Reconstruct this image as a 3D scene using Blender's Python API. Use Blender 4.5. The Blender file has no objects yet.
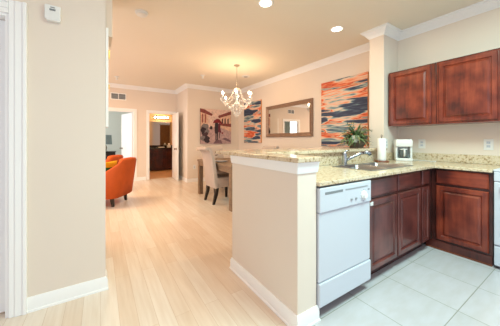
import bpy, bmesh, math, random
from mathutils import Vector, Matrix, noise
random.seed(7)
PI = math.pi
S = bpy.context.scene
COL = S.collection

# ------------------------------------------------------------------ camera, world, light, exposure
cam = bpy.data.objects.new('camera', bpy.data.cameras.new('camera'))
COL.objects.link(cam)
cam.data.sensor_width = 36
cam.data.lens = 231.3 / 500 * 36
cam.data.shift_y = (140.1 - 163) / 500
cam.data.clip_start = 0.02
cam.location = (0, 0, 1.185)
cam.rotation_euler = (PI / 2, 0, -0.573)
S.camera = cam
S.view_settings.view_transform = 'Standard'
S.view_settings.look = 'None'
S.view_settings.gamma = 1
S.view_settings.exposure = 0.42

w = bpy.data.worlds.new('world'); S.world = w; w.use_nodes = True
w.node_tree.nodes['Background'].inputs[0].default_value = (0.84, 0.87, 1.0, 1)
w.node_tree.nodes['Background'].inputs[1].default_value = 0.68

def light(name, kind, loc, power, color, size=0.3, size_y=None, rot=(0, 0, 0), shape=None, spread=None):
    l = bpy.data.lights.new(name, kind)
    l.energy = power; l.color = color
    if kind == 'AREA':
        l.size = size
        if size_y: l.shape = 'RECTANGLE'; l.size_y = size_y
        if shape: l.shape = shape
        if spread: l.spread = spread
    elif kind != 'SUN':
        l.shadow_soft_size = size
    o = bpy.data.objects.new(name, l); COL.objects.link(o)
    o.location = loc; o.rotation_euler = rot
    return o
WARM = (1.0, 0.65, 0.36)
KWHITE = (0.68, 1.0, 0.92)
light('kitchen_overhead_fill', 'AREA', (1.8, 0.2, 2.70), 62, KWHITE, 1.2, 0.6)  # unseen overhead light with no fitting, placed to reach fronts and right wall
light('entry_daylight', 'AREA', (-0.6, -2.6, 1.5), 8, (1.0, 0.93, 1.0), 3.0, 2.2, rot=(PI / 2, 0, 0))
light('living_cool_fill', 'AREA', (-2.95, 4.9, 1.5), 42, (0.85, 0.93, 1.0), 2.6, 1.8, rot=(PI / 2, 0, -PI / 2))  # added cool fill on the living room side; no window there
light('bedroom_window_daylight', 'AREA', (-1.9, 9.2, 1.5), 48, (0.90, 0.96, 1.0), 1.6, 1.6, rot=(PI / 2, 0, -PI / 2))
CH = (2.383, 4.2)
light('recessed_glow', 'AREA', (1.58, 2.12, 2.72), 7, WARM, 0.12, shape='DISK')
light('recessed_glow', 'AREA', (2.79, 2.07, 2.72), 2, WARM, 0.12, shape='DISK')
light('recessed_glow', 'AREA', (0.5, 0.6, 2.72), 5, WARM, 0.12, shape='DISK')
light('living_warm_fill', 'AREA', (-0.5, 5.2, 2.72), 52, WARM, 1.2, 0.8)  # added warm fill with no fitting, lifts the far ceiling and walls

# ------------------------------------------------------------------ materials
def rgb(r, g, b):
    f = lambda c: ((c / 255 + 0.055) / 1.055) ** 2.4 if c > 10 else c / 255 / 12.92
    return (f(r), f(g), f(b), 1)

def mat(name, color, rough=0.5, metal=0.0, spec=0.5, bump=0.0, bscale=80, var=0.0, vscale=3, stretch=(1, 1, 1), emis=None, estr=0, trans=0.0, coat=0.0, alpha=None):
    m = bpy.data.materials.new(name); m.use_nodes = True
    N = m.node_tree.nodes; L = m.node_tree.links
    b = N['Principled BSDF']
    b.inputs['Base Color'].default_value = color
    b.inputs['Roughness'].default_value = rough
    b.inputs['Metallic'].default_value = metal
    b.inputs['Specular IOR Level'].default_value = spec
    b.inputs['Transmission Weight'].default_value = trans
    b.inputs['Coat Weight'].default_value = coat
    if emis:
        b.inputs['Emission Color'].default_value = emis
        b.inputs['Emission Strength'].default_value = estr
    tc = N.new('ShaderNodeTexCoord'); mp = N.new('ShaderNodeMapping')
    mp.inputs['Scale'].default_value = stretch
    L.new(tc.outputs['Object'], mp.inputs['Vector'])
    if var:
        n = N.new('ShaderNodeTexNoise'); n.inputs['Scale'].default_value = vscale; n.inputs['Detail'].default_value = 5
        L.new(mp.outputs[0], n.inputs['Vector'])
        r = N.new('ShaderNodeValToRGB')
        r.color_ramp.elements[0].position = 0.3; r.color_ramp.elements[1].position = 0.7
        r.color_ramp.elements[0].color = tuple(c * (1 - var) for c in color[:3]) + (1,)
        r.color_ramp.elements[1].color = tuple(min(1, c * (1 + var)) for c in color[:3]) + (1,)
        L.new(n.outputs['Fac'], r.inputs[0]); L.new(r.outputs[0], b.inputs['Base Color'])
    if bump:
        n2 = N.new('ShaderNodeTexNoise'); n2.inputs['Scale'].default_value = bscale; n2.inputs['Detail'].default_value = 3
        bp = N.new('ShaderNodeBump'); bp.inputs['Strength'].default_value = bump; bp.inputs['Distance'].default_value = 0.01
        L.new(tc.outputs['Object'], n2.inputs['Vector']); L.new(n2.outputs['Fac'], bp.inputs['Height']); L.new(bp.outputs[0], b.inputs['Normal'])
    return m

def ramp(N, stops, interp='LINEAR'):
    r = N.new('ShaderNodeValToRGB'); r.color_ramp.interpolation = interp
    e = r.color_ramp.elements
    while len(e) < len(stops): e.new(0.5)
    for i, (p_, c) in enumerate(stops): e[i].position = p_; e[i].color = c
    return r

M = {}
M['wall'] = mat('cream_wall_paint', rgb(234, 222, 210), 0.7, spec=0.3, bump=0.06, bscale=160, var=0.012, vscale=1.5)
M['ceiling'] = mat('ceiling_paint', rgb(240, 232, 218), 0.8, spec=0.2, bump=0.08, bscale=120)
M['bed_wall'] = mat('pale_grey_green_paint', rgb(208, 210, 202), 0.8, var=0.01)
M['trim'] = mat('white_trim_paint', rgb(250, 251, 252), 0.35, spec=0.4)
M['white'] = mat('white_appliance_enamel', rgb(208, 214, 226), 0.25, spec=0.5)
M['white_plastic'] = mat('white_plastic', rgb(238, 239, 238), 0.4)
M['grey_print'] = mat('grey_print', rgb(128, 134, 140), 0.5)
M['dark_gap'] = mat('dark_gap', rgb(45, 42, 42), 0.8)
M['black'] = mat('black_lacquer_wood', rgb(24, 19, 18), 0.35)
M['steel'] = mat('stainless_steel', rgb(172, 177, 182), 0.3, metal=1.0, bump=0.02, bscale=200)
M['chrome'] = mat('chrome', rgb(176, 181, 188), 0.16, metal=1.0)
M['brass'] = mat('brass', rgb(214, 165, 70), 0.3, metal=1.0)
M['nickel'] = mat('brushed_nickel', rgb(150, 142, 130), 0.35, metal=1.0)
M['mirror'] = mat('mirror_glass', rgb(226, 226, 222), 0.02, metal=1.0)
M['linen'] = mat('beige_linen', rgb(198, 184, 176), 0.9, spec=0.2, bump=0.15, bscale=300, var=0.05, vscale=120)
M['orange'] = mat('orange_velvet', rgb(196, 88, 36), 0.75, spec=0.3, bump=0.1, bscale=250, var=0.10, vscale=5)
M['yellow'] = mat('yellow_cushion_fabric', rgb(235, 180, 20), 0.9)
M['green'] = mat('green_cushion_fabric', rgb(30, 95, 45), 0.9)
M['oak'] = mat('weathered_oak', rgb(142, 118, 96), 0.55, var=0.25, vscale=10, stretch=(6, 1, 6), bump=0.05, bscale=60)
M['frame_wood'] = mat('bronze_wood_frame', rgb(146, 118, 98), 0.35, metal=0.35, var=0.18, vscale=12, stretch=(1, 1, 8))
M['glass'] = mat('clear_glass', rgb(250, 250, 250), 0.02, trans=1.0)
M['crystal'] = mat('cut_crystal', rgb(255, 254, 252), 0.05, trans=0.2, spec=1.0)
M['bulb'] = mat('glowing_bulb', rgb(255, 240, 210), 0.4, emis=(1, 0.86, 0.62, 1), estr=18)
M['lens'] = mat('downlight_lens', rgb(255, 240, 220), 0.4, emis=(1, 0.86, 0.66, 1), estr=9)
M['leaf'] = mat('green_leaf', rgb(88, 116, 74), 0.5, var=0.45, vscale=22)
M['leaf_pale'] = mat('olive_brown_leaf', rgb(140, 138, 96), 0.5, var=0.35, vscale=22)
M['planter'] = mat('dark_bronze_planter', rgb(98, 86, 78), 0.4, metal=0.4)
M['cherry_base'] = mat('turned_wood', rgb(120, 62, 38), 0.4, var=0.15)
M['paper'] = mat('paper_towel', rgb(246, 247, 247), 0.9, bump=0.2, bscale=120)
M['canvas_edge'] = mat('canvas_edge', rgb(210, 150, 100), 0.8)
M['lampshade'] = mat('grey_lampshade', rgb(132, 148, 152), 0.8)
M['silver'] = mat('anodised_grey', rgb(170, 176, 182), 0.4, metal=0.4)
M['tan_tile'] = mat('tan_bathroom_tile', rgb(205, 160, 118), 0.4, var=0.05)
M['brown_cloth'] = mat('brown_shower_curtain', rgb(128, 96, 66), 0.8, var=0.2, vscale=6, stretch=(4, 4, 1))
M['bath_wall'] = mat('warm_bathroom_paint', rgb(236, 200, 150), 0.7)
M['carpet'] = mat('beige_carpet', rgb(205, 190, 172), 0.95, bump=0.2, bscale=200)
M['water'] = mat('coffee_glass', rgb(150, 158, 160), 0.05, trans=0.6)

def cherry(name, axis, c0=(70, 22, 16), c1=(118, 44, 28), c2=(150, 66, 42)):
    m = bpy.data.materials.new(name); m.use_nodes = True
    N = m.node_tree.nodes; L = m.node_tree.links; b = N['Principled BSDF']
    tc = N.new('ShaderNodeTexCoord'); mp = N.new('ShaderNodeMapping')
    sc = [2.2, 2.2, 2.2]
    L.new(tc.outputs['Object'], mp.inputs['Vector'])
    sc = {'z': (22, 22, 1.6), 'h': (1.6, 1.6, 22)}[axis]
    mp.inputs['Scale'].default_value = sc
    n = N.new('ShaderNodeTexNoise'); n.inputs['Scale'].default_value = 1.5; n.inputs['Detail'].default_value = 8; n.inputs['Roughness'].default_value = 0.6
    L.new(mp.outputs[0], n.inputs['Vector'])
    n2 = N.new('ShaderNodeTexNoise'); n2.inputs['Scale'].default_value = 5; n2.inputs['Detail'].default_value = 3
    L.new(tc.outputs['Object'], n2.inputs['Vector'])
    mx = N.new('ShaderNodeMath'); mx.operation = 'MULTIPLY_ADD'; mx.inputs[1].default_value = 0.35
    L.new(n.outputs['Fac'], mx.inputs[0])
    m2 = N.new('ShaderNodeMath'); m2.operation = 'MULTIPLY'; m2.inputs[1].default_value = 0.65
    L.new(n2.outputs['Fac'], m2.inputs[0]); L.new(m2.outputs[0], mx.inputs[2])
    r = ramp(N, [(0.36, rgb(*c0)), (0.5, rgb(*c1)), (0.64, rgb(*c2))])
    L.new(mx.outputs[0], r.inputs[0]); L.new(r.outputs[0], b.inputs['Base Color'])
    b.inputs['Roughness'].default_value = 0.32
    b.inputs['Coat Weight'].default_value = 0.35; b.inputs['Coat Roughness'].default_value = 0.15
    return m
M['cherry'] = cherry('cherry_wood', 'z')
M['cherry_h'] = cherry('cherry_wood_level_grain', 'h')
M['cherry_dark'] = cherry('dark_cherry_and_gap_shade', 'z', (40, 14, 12), (62, 22, 18), (84, 34, 26))  # real dark wood on the vanity; on carcasses it paints gap shade
M['cherry_mid'] = cherry('cherry_frame_wood', 'z', (56, 20, 16), (88, 34, 26), (112, 50, 36))
M['cherry_sink'] = cherry('cherry_wood_blue_reflection', 'z', (62, 26, 26), (92, 42, 38), (116, 60, 54))  # cherry tinted plum: bluish reflections on the sink run put into the colour
M['cherry_sink_h'] = cherry('cherry_level_grain_blue_reflection', 'h', (62, 26, 26), (92, 42, 38), (116, 60, 54))

def granite():
    m = bpy.data.materials.new('speckled_gold_granite'); m.use_nodes = True
    N = m.node_tree.nodes; L = m.node_tree.links; b = N['Principled BSDF']
    tc = N.new('ShaderNodeTexCoord')
    a = N.new('ShaderNodeTexNoise'); a.inputs['Scale'].default_value = 36; a.inputs['Detail'].default_value = 7; a.inputs['Roughness'].default_value = 0.68
    L.new(tc.outputs['Object'], a.inputs['Vector'])
    r = ramp(N, [(0.28, rgb(96, 78, 64)), (0.38, rgb(172, 146, 112)), (0.46, rgb(210, 190, 160)), (0.58, rgb(221, 207, 184)), (0.72, rgb(190, 162, 128))])
    L.new(a.outputs['Fac'], r.inputs[0])
    c = N.new('ShaderNodeTexNoise'); c.inputs['Scale'].default_value = 75; c.inputs['Detail'].default_value = 4
    L.new(tc.outputs['Object'], c.inputs['Vector'])
    r2 = ramp(N, [(0.63, (0, 0, 0, 1)), (0.70, (1, 1, 1, 1))])
    L.new(c.outputs['Fac'], r2.inputs[0])
    mx = N.new('ShaderNodeMix'); mx.data_type = 'RGBA'
    L.new(r2.outputs[0], mx.inputs['Factor']); L.new(r.outputs[0], mx.inputs[6]); mx.inputs[7].default_value = rgb(120, 88, 66)
    L.new(mx.outputs[2], b.inputs['Base Color'])
    b.inputs['Roughness'].default_value = 0.16
    return m
M['granite'] = granite()

def plank_floor():
    m = bpy.data.materials.new('pale_maple_planks'); m.use_nodes = True
    N = m.node_tree.nodes; L = m.node_tree.links; b = N['Principled BSDF']
    tc = N.new('ShaderNodeTexCoord'); mp = N.new('ShaderNodeMapping'); mp.inputs['Rotation'].default_value = (0, 0, PI / 2)
    L.new(tc.outputs['Object'], mp.inputs['Vector'])
    br = N.new('ShaderNodeTexBrick'); br.offset = 0.37; br.offset_frequency = 2
    br.inputs['Scale'].default_value = 1; br.inputs['Brick Width'].default_value = 1.15; br.inputs['Row Height'].default_value = 0.105
    br.inputs['Mortar Size'].default_value = 0.0012; br.inputs['Mortar Smooth'].default_value = 0.4
    br.inputs['Color1'].default_value = rgb(240, 230, 219); br.inputs['Color2'].default_value = rgb(229, 212, 195)
    br.inputs['Mortar'].default_value = rgb(206, 182, 160)
    L.new(mp.outputs[0], br.inputs['Vector'])
    mp2 = N.new('ShaderNodeMapping'); mp2.inputs['Scale'].default_value = (16, 1.1, 1)
    L.new(tc.outputs['Object'], mp2.inputs['Vector'])
    n = N.new('ShaderNodeTexNoise'); n.inputs['Scale'].default_value = 2.2; n.inputs['Detail'].default_value = 6
    L.new(mp2.outputs[0], n.inputs['Vector'])
    r = ramp(N, [(0.35, (0.90, 0.86, 0.82, 1)), (0.65, (1.0, 1.0, 1.0, 1))])
    L.new(n.outputs['Fac'], r.inputs[0])
    mx = N.new('ShaderNodeMix'); mx.data_type = 'RGBA'; mx.blend_type = 'MULTIPLY'; mx.inputs['Factor'].default_value = 0.8
    L.new(br.outputs['Color'], mx.inputs[6]); L.new(r.outputs[0], mx.inputs[7])
    L.new(mx.outputs[2], b.inputs['Base Color'])
    b.inputs['Roughness'].default_value = 0.3
    return m
M['planks'] = plank_floor()

def tile_floor():
    m = bpy.data.materials.new('pale_ceramic_floor_tile'); m.use_nodes = True
    N = m.node_tree.nodes; L = m.node_tree.links; b = N['Principled BSDF']
    tc = N.new('ShaderNodeTexCoord'); mp = N.new('ShaderNodeMapping'); mp.inputs['Location'].default_value = (-1.61 + 0.465 * 8, -1.03 + 0.465 * 12, 0)
    L.new(tc.outputs['Object'], mp.inputs['Vector'])
    br = N.new('ShaderNodeTexBrick'); br.offset = 0.0
    br.inputs['Scale'].default_value = 1; br.inputs['Brick Width'].default_value = 0.465; br.inputs['Row Height'].default_value = 0.465
    br.inputs['Mortar Size'].default_value = 0.0028; br.inputs['Mortar Smooth'].default_value = 0.2
    br.inputs['Color1'].default_value = rgb(204, 201, 208); br.inputs['Color2'].default_value = rgb(199, 197, 203)
    br.inputs['Mortar'].default_value = rgb(150, 150, 140)
    L.new(mp.outputs[0], br.inputs['Vector'])
    mp2 = N.new('ShaderNodeMapping'); mp2.inputs['Scale'].default_value = (2, 6, 1); L.new(tc.outputs['Object'], mp2.inputs['Vector'])
    n = N.new('ShaderNodeTexNoise'); n.inputs['Scale'].default_value = 3; n.inputs['Detail'].default_value = 6
    L.new(mp2.outputs[0], n.inputs['Vector'])
    r = ramp(N, [(0.35, (0.93, 0.92, 0.89, 1)), (0.65, (1, 1, 1, 1))]); L.new(n.outputs['Fac'], r.inputs[0])
    mx = N.new('ShaderNodeMix'); mx.data_type = 'RGBA'; mx.blend_type = 'MULTIPLY'; mx.inputs['Factor'].default_value = 1
    L.new(br.outputs['Color'], mx.inputs[6]); L.new(r.outputs[0], mx.inputs[7]); L.new(mx.outputs[2], b.inputs['Base Color'])
    b.inputs['Roughness'].default_value = 0.28
    return m
M['tile'] = tile_floor()

def abstract(name, seed):
    m = bpy.data.materials.new(name); m.use_nodes = True
    N = m.node_tree.nodes; L = m.node_tree.links; b = N['Principled BSDF']
    tc = N.new('ShaderNodeTexCoord'); mp = N.new('ShaderNodeMapping'); mp.inputs['Scale'].default_value = (1, 1.2, 7.5); mp.inputs['Location'].default_value = (seed, seed * 2, seed * 3)
    L.new(tc.outputs['Object'], mp.inputs['Vector'])
    wn = N.new('ShaderNodeTexNoise'); wn.inputs['Scale'].default_value = 1.3; wn.inputs['Detail'].default_value = 4
    L.new(mp.outputs[0], wn.inputs['Vector'])
    ad = N.new('ShaderNodeVectorMath'); ad.operation = 'MULTIPLY_ADD'; ad.inputs[1].default_value = (0, 0.9, 0.9)
    L.new(wn.outputs['Color'], ad.inputs[0]); L.new(mp.outputs[0], ad.inputs[2])
    vo = N.new('ShaderNodeTexVoronoi'); vo.feature = 'SMOOTH_F1'; vo.inputs['Scale'].default_value = 1.7; vo.inputs['Smoothness'].default_value = 0.5
    L.new(ad.outputs[0], vo.inputs['Vector'])
    sp = N.new('ShaderNodeSeparateColor'); L.new(vo.outputs['Color'], sp.inputs[0])
    st = N.new('ShaderNodeMapping'); st.inputs['Scale'].default_value = (1, 3.0, 34); L.new(tc.outputs['Object'], st.inputs['Vector'])
    fn = N.new('ShaderNodeTexNoise'); fn.inputs['Scale'].default_value = 1.0; fn.inputs['Detail'].default_value = 3; L.new(st.outputs[0], fn.inputs['Vector'])
    mm = N.new('ShaderNodeMath'); mm.operation = 'MULTIPLY_ADD'; mm.inputs[1].default_value = 0.8; L.new(fn.outputs['Fac'], mm.inputs[0])
    sb = N.new('ShaderNodeMath'); sb.operation = 'SUBTRACT'; sb.inputs[1].default_value = 0.40; L.new(sp.outputs[0], sb.inputs[0]); L.new(sb.outputs[0], mm.inputs[2])
    r = ramp(N, [(0.10, rgb(38, 52, 84)), (0.20, rgb(70, 92, 116)), (0.28, rgb(120, 156, 162)), (0.38, rgb(222, 204, 188)), (0.50, rgb(236, 172, 138)),
                 (0.62, rgb(226, 108, 58)), (0.70, rgb(192, 60, 44)), (0.78, rgb(224, 160, 120)), (0.88, rgb(150, 168, 168)), (0.96, rgb(48, 54, 84))])
    L.new(mm.outputs[0], r.inputs[0]); L.new(r.outputs[0], b.inputs['Base Color'])
    b.inputs['Roughness'].default_value = 0.55
    return m

# ------------------------------------------------------------------ mesh helpers
def quad_strip(bm, rings, close=True, cap0=True, cap1=True):
    n = len(rings[0]); V = [[bm.verts.new(p) for p in r] for r in rings]
    for a, b in zip(V, V[1:]):
        for i in range(n if close else n - 1):
            j = (i + 1) % n
            try: bm.faces.new((a[i], a[j], b[j], b[i]))
            except ValueError: pass
    if cap0: bm.faces.new(V[0][::-1])
    if cap1: bm.faces.new(V[-1])
    return V

def box(bm, x0, x1, y0, y1, z0, z1, bev=0.0):
    x0, x1 = sorted((x0, x1)); y0, y1 = sorted((y0, y1)); z0, z1 = sorted((z0, z1))
    vs = [bm.verts.new((x, y, z)) for z in (z0, z1) for (x, y) in ((x0, y0), (x1, y0), (x1, y1), (x0, y1))]
    fs = [(0, 3, 2, 1), (4, 5, 6, 7), (0, 1, 5, 4), (1, 2, 6, 5), (2, 3, 7, 6), (3, 0, 4, 7)]
    F = [bm.faces.new([vs[i] for i in f]) for f in fs]
    if bev:
        E = list({e for f in F for e in f.edges})
        bmesh.ops.bevel(bm, geom=E, offset=bev, segments=2, profile=0.5, affect='EDGES')

def basis(d):
    d = Vector(d).normalized()
    a = Vector((0, 0, 1)) if abs(d.z) < 0.95 else Vector((1, 0, 0))
    u = d.cross(a).normalized(); v = d.cross(u).normalized()
    return u, v

def tube(bm, pts, r, n=10, sx=1, caps=True):
    pts = [Vector(p) for p in pts]
    rs = r if isinstance(r, (list, tuple)) else [r] * len(pts)
    rings = []; u = None
    for i, p in enumerate(pts):
        d = (pts[min(i + 1, len(pts) - 1)] - pts[max(i - 1, 0)])
        if u is None: u, v = basis(d)
        else:
            dn = d.normalized(); u = (u - dn * u.dot(dn)).normalized(); v = dn.cross(u)
        rings.append([p + (u * math.cos(2 * PI * k / n) * sx + v * math.sin(2 * PI * k / n)) * rs[i] for k in range(n)])
    quad_strip(bm, rings, True, caps, caps)

def lathe(bm, prof, c, n=20, cap=True):
    rings = [[(c[0] + r * math.cos(2 * PI * k / n), c[1] + r * math.sin(2 * PI * k / n), c[2] + z) for k in range(n)] for r, z in prof]
    quad_strip(bm, rings, True, cap, cap)

def ball(bm, c, r, seg=8, rings=6, sz=1.0):
    bmesh.ops.create_uvsphere(bm, u_segments=seg, v_segments=rings, radius=r, matrix=Matrix.Translation(c) @ Matrix.Diagonal((1, 1, sz, 1)))

def prism(bm, poly, h0, h1):      # poly in xy, extruded in z
    quad_strip(bm, [[(x, y, h0) for x, y in poly], [(x, y, h1) for x, y in poly]])

def sweep(bm, path, prof, side):   # path xy, prof list of (out, z); side +1 = offset to the left of travel
    P = [Vector(p).to_2d() for p in path]; rings = []
    for i, p in enumerate(P):
        d0 = (P[i] - P[i - 1]).normalized() if i else (P[1] - P[0]).normalized()
        d1 = (P[i + 1] - P[i]).normalized() if i < len(P) - 1 else d0
        n0 = Vector((-d0.y, d0.x)) * side; n1 = Vector((-d1.y, d1.x)) * side
        m = (n0 + n1); m = m / max(1e-6, (1 + n0.dot(n1)))
        rings.append([(p.x + m.x * o, p.y + m.y * o, z) for o, z in prof])
    quad_strip(bm, rings, True, True, True)

def BM(): return bmesh.new()

def root_loc(o):
    v = Vector((0, 0, 0))
    while o is not None: v += Vector(o.location); o = o.parent
    return v

def obj(name, bm, m, parent=None, smooth=False, loc=None, label=None, bevel=0):
    off = root_loc(parent) if parent else Vector((0, 0, 0))
    if loc is not None and not parent: off = Vector(loc)
    bmesh.ops.translate(bm, verts=bm.verts, vec=-off)
    bmesh.ops.recalc_face_normals(bm, faces=bm.faces)
    me = bpy.data.meshes.new(name); bm.to_mesh(me); bm.free()
    me.materials.append(m)
    o = bpy.data.objects.new(name, me); COL.objects.link(o)
    if parent: o.parent = parent
    elif loc is not None: o.location = loc
    if smooth:
        for p_ in me.polygons: p_.use_smooth = True
        if smooth != 'all':
            md = o.modifiers.new('edges', 'EDGE_SPLIT'); md.split_angle = math.radians(40)
    if bevel:
        md = o.modifiers.new('soft', 'BEVEL'); md.width = bevel; md.segments = 2; md.limit_method = 'ANGLE'
    if label: o['label'] = label
    return o

def tag(o, label, cat, group=None):
    o['label'] = label; o['category'] = cat
    if group: o['group'] = group
    return o

def thing(name, label, cat, loc=(0, 0, 0), group=None):
    o = bpy.data.objects.new(name, None); COL.objects.link(o); o.location = loc
    o.empty_display_size = 0.05
    return tag(o, label, cat, group)

def struct(name, bm, m, smooth=False):
    o = obj(name, bm, m, smooth=smooth); o['kind'] = 'structure'; return o

def copy_tree(o, parent=None):
    c = o.copy(); COL.objects.link(c)
    if parent: c.parent = parent
    for ch in [x for x in bpy.data.objects if x.parent == o]: copy_tree(ch, c)
    return c

def simple_box(name, args, m, parent=None, bev=0.0, **k):
    bm = BM(); box(bm, *args, bev); return obj(name, bm, m, parent, **k)

# ------------------------------------------------------------------ the setting
H = 2.747; XR = 3.683; YL = 2.172; YP = 1.68; YQ = 1.884; XP = 3.282; YW = 7.454; YA = 6.39; XA = 2.04
XE = 1.021; YE = 1.041; XD = 1.19
struct('floor', (lambda b: (box(b, -4, 4.0, -2.6, 7.56, -0.1, 0), b)[1])(BM()), M['planks'])
bm = BM(); box(bm, XE + 0.02, XR, -2.6, YP, 0.0, 0.004); struct('floor_kitchen', bm, M['tile'])
bm = BM(); box(bm, -3.0, 1.1, 7.56, 11.6, -0.1, 0); struct('floor_bedroom', bm, M['carpet'])
bm = BM(); box(bm, 1.1, 4.0, 7.56, 10.2, -0.1, 0); struct('floor_bathroom', bm, M['tan_tile'])
bm = BM(); box(bm, -4, 4.0, -2.6, 11.6, H, H + 0.1); struct('ceiling', bm, M['ceiling'])
# right wall with pillar
bm = BM(); box(bm, XR, XR + 0.12, -2.6, YA + 0.12, 0, H); struct('wall_right', bm, M['wall'])
bm = BM(); box(bm, XP, XR, YP, YQ, 0, H); struct('wall_pillar', bm, M['wall'])
# picture wall and alcove side
bm = BM(); box(bm, XA, XR, YA, YA + 0.12, 0, H); struct('wall_dining_end', bm, M['wall'])
bm = BM(); box(bm, XA, XA + 0.12, YA + 0.12, YW, 0, H); struct('wall_alcove', bm, M['wall'])
# far wall with two openings
D1 = (-0.02, 0.80); D2 = (1.215, 1.93); DH = 2.005; WT = 0.11
bm = BM()
box(bm, -3.2, D1[0], YW, YW + WT, 0, H); box(bm, D1[1], D2[0], YW, YW + WT, 0, H); box(bm, D2[1], XA + 0.12, YW, YW + WT, 0, H)
box(bm, D1[0], D1[1], YW, YW + WT, DH, H); box(bm, D2[0], D2[1], YW, YW + WT, DH, H)
struct('wall_far', bm, M['wall'])
# left wall facing the camera, with its return and the wall running on behind it
XLE = 0.032
DL = (-1.32, -0.515); DLH = 2.03
bm = BM()
box(bm, DL[1], XLE, YL, YL + 0.13, 0, H); box(bm, -4, DL[0], YL, YL + 0.13, 0, H); box(bm, DL[0], DL[1], YL, YL + 0.13, DLH, H)
struct('wall_left', bm, M['wall'])
bm = BM(); box(bm, -0.12, 0.0, YL + 0.13, 3.2, 0, H); box(bm, 0.0, 0.083, YL + 0.14, YL + 0.40, 2.07, H); struct('wall_passage', bm, M['wall'])
bm = BM(); box(bm, -3.2, -3.08, 2.3, 7.46, 0, H); struct('wall_living', bm, M['wall'])
# bedroom and bathroom shells
bm = BM(); box(bm, -3.0, 1.1, 10.9, 11.0, 0, H); box(bm, 1.1, 1.2, YW + WT, 11.0, 0, H); box(bm, -3.1, -3.0, YW + WT, 11.0, 0, H)
struct('wall_bedroom', bm, M['bed_wall'])
bm = BM(); box(bm, 1.2, 4.0, 9.95, 10.05, 0, H); box(bm, 3.0, 3.1, YW + WT, 9.95, 0, H); box(bm, 1.2, 1.21, YW + WT, 9.95, 0, H)
struct('wall_bathroom', bm, M['bath_wall'])
# half wall under the bar
bm = BM()
prism(bm, [(XE, YE), (XD, YE), (XD, YP + 0.02), (XP - 0.001, YP + 0.02), (XP - 0.001, YQ), (XE, YQ)], 0, 1.045)
struct('wall_peninsula', bm, M['wall'])

# crown moulding
cr = [(0, H - 0.104), (0.008, H - 0.104), (0.012, H - 0.090), (0.020, H - 0.088), (0.024, H - 0.076), (0.034, H - 0.070), (0.048, H - 0.046), (0.060, H - 0.034), (0.068, H - 0.034), (0.070, H - 0.024), (0.082, H - 0.020), (0.090, H - 0.012), (0.090, H - 0.001), (0, H - 0.001)]
bm = BM()
sweep(bm, [(XR, -2.6), (XR, YP), (XP, YP), (XP, YQ), (XR, YQ), (XR, YA), (XA, YA), (XA, YW), (-3.08, YW)], cr, 1)
o = struct('trim_1', bm, M['trim'], smooth=True); o['label'] = 'white crown moulding'
# baseboards
def bb(t=0.014, h=0.10): return [(0, 0.0), (t + 0.006, 0.0), (t + 0.006, 0.012), (t, 0.018), (t, h - 0.02), (t - 0.007, h - 0.004), (t - 0.008, h), (0, h)]
bm = BM(); sweep(bm, [(XR, YQ), (XR, YA), (XA, YA), (XA, YW), (D2[1] + 0.075, YW)], bb(), 1); struct('baseboard_dining', bm, M['trim'], True)
bm = BM(); sweep(bm, [(D2[0] - 0.085, YW), (D1[1] + 0.085, YW)], bb(), 1); struct('baseboard_far', bm, M['trim'], True)
bm = BM(); sweep(bm, [(XLE, YL + 0.12), (XLE, YL), (DL[1] + 0.09, YL)], bb(), 1); struct('baseboard_left', bm, M['trim'], True)
bm = BM(); sweep(bm, [(XD, YE + 0.045), (XD, YE), (XE, YE), (XE, YQ), (XP - 0.002, YQ)], bb(), 1); struct('baseboard_peninsula', bm, M['trim'], True)
# moulding under the bar top
bm = BM(); sweep(bm, [(XD, YE + 0.02), (XD, YE), (XE, YE), (XE, YQ), (XP, YQ)], [(0, 0.975), (0.006, 0.975), (0.010, 0.990), (0.012, 1.02), (0.016, 1.045), (0, 1.045)], 1)
struct('trim_2', bm, M['trim'], True)

# doorways: casings are the setting, the open leaves are doors
def casing(bm, x0, x1, h, y, wdt=0.085, t=0.018, dirn=-1):
    y0 = y; y1 = y + dirn * t
    box(bm, x0 - wdt, x0, y0, y1, 0, h + wdt, 0.004); box(bm, x1, x1 + wdt, y0, y1, 0, h + wdt, 0.004)
    box(bm, x0, x1, y0, y1, h, h + wdt, 0.004)
    j = WT if dirn < 0 else 0.13
def jamb(bm, x0, x1, h, y, d, t=0.012):
    box(bm, x0, x0 + t, y, y + d, 0, h); box(bm, x1 - t, x1, y, y + d, 0, h); box(bm, x0 + t, x1 - t, y, y + d, h - t, h)
bm = BM(); casing(bm, *D1, DH, YW); jamb(bm, *D1, DH, YW, WT); struct('trim_3', bm, M['trim'])
bm = BM(); casing(bm, *D2, DH, YW, 0.075); jamb(bm, *D2, DH, YW, WT); struct('trim_4', bm, M['trim'])
# near door frame in the left wall: stepped casing
bm = BM()
for x0, x1, t in ((DL[1], DL[1] + 0.03, 0.014), (DL[1] + 0.03, DL[1] + 0.07, 0.020), (DL[1] + 0.07, DL[1] + 0.09, 0.028)):
    box(bm, x0, x1, YL, YL - t, 0, DLH + 0.09, 0.003)
for z0, z1, t in ((DLH, DLH + 0.03, 0.014), (DLH + 0.03, DLH + 0.07, 0.020), (DLH + 0.07, DLH + 0.09, 0.028)):
    box(bm, DL[0] - 0.09, DL[1], YL, YL - t, z0, z1, 0.003)
box(bm, DL[0] - 0.09, DL[0], YL, YL - 0.02, 0, DLH, 0.003)
jamb(bm, *DL, DLH, YL, 0.13, 0.018)
struct('trim_5', bm, M['trim'])

def panel_face(bm, o, U, N, w_, h_, rings, base=0.0):
    """nested rectangles: rings = (inset, depth out along N)"""
    o = Vector(o); U = Vector(U); N = Vector(N); Z = Vector((0, 0, 1))
    R = []
    for ins, d in rings:
        R.append([o + U * a + Z * b + N * d for a, b in ((ins, ins), (w_ - ins, ins), (w_ - ins, h_ - ins), (ins, h_ - ins))])
    quad_strip(bm, R, True, True, True)

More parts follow.
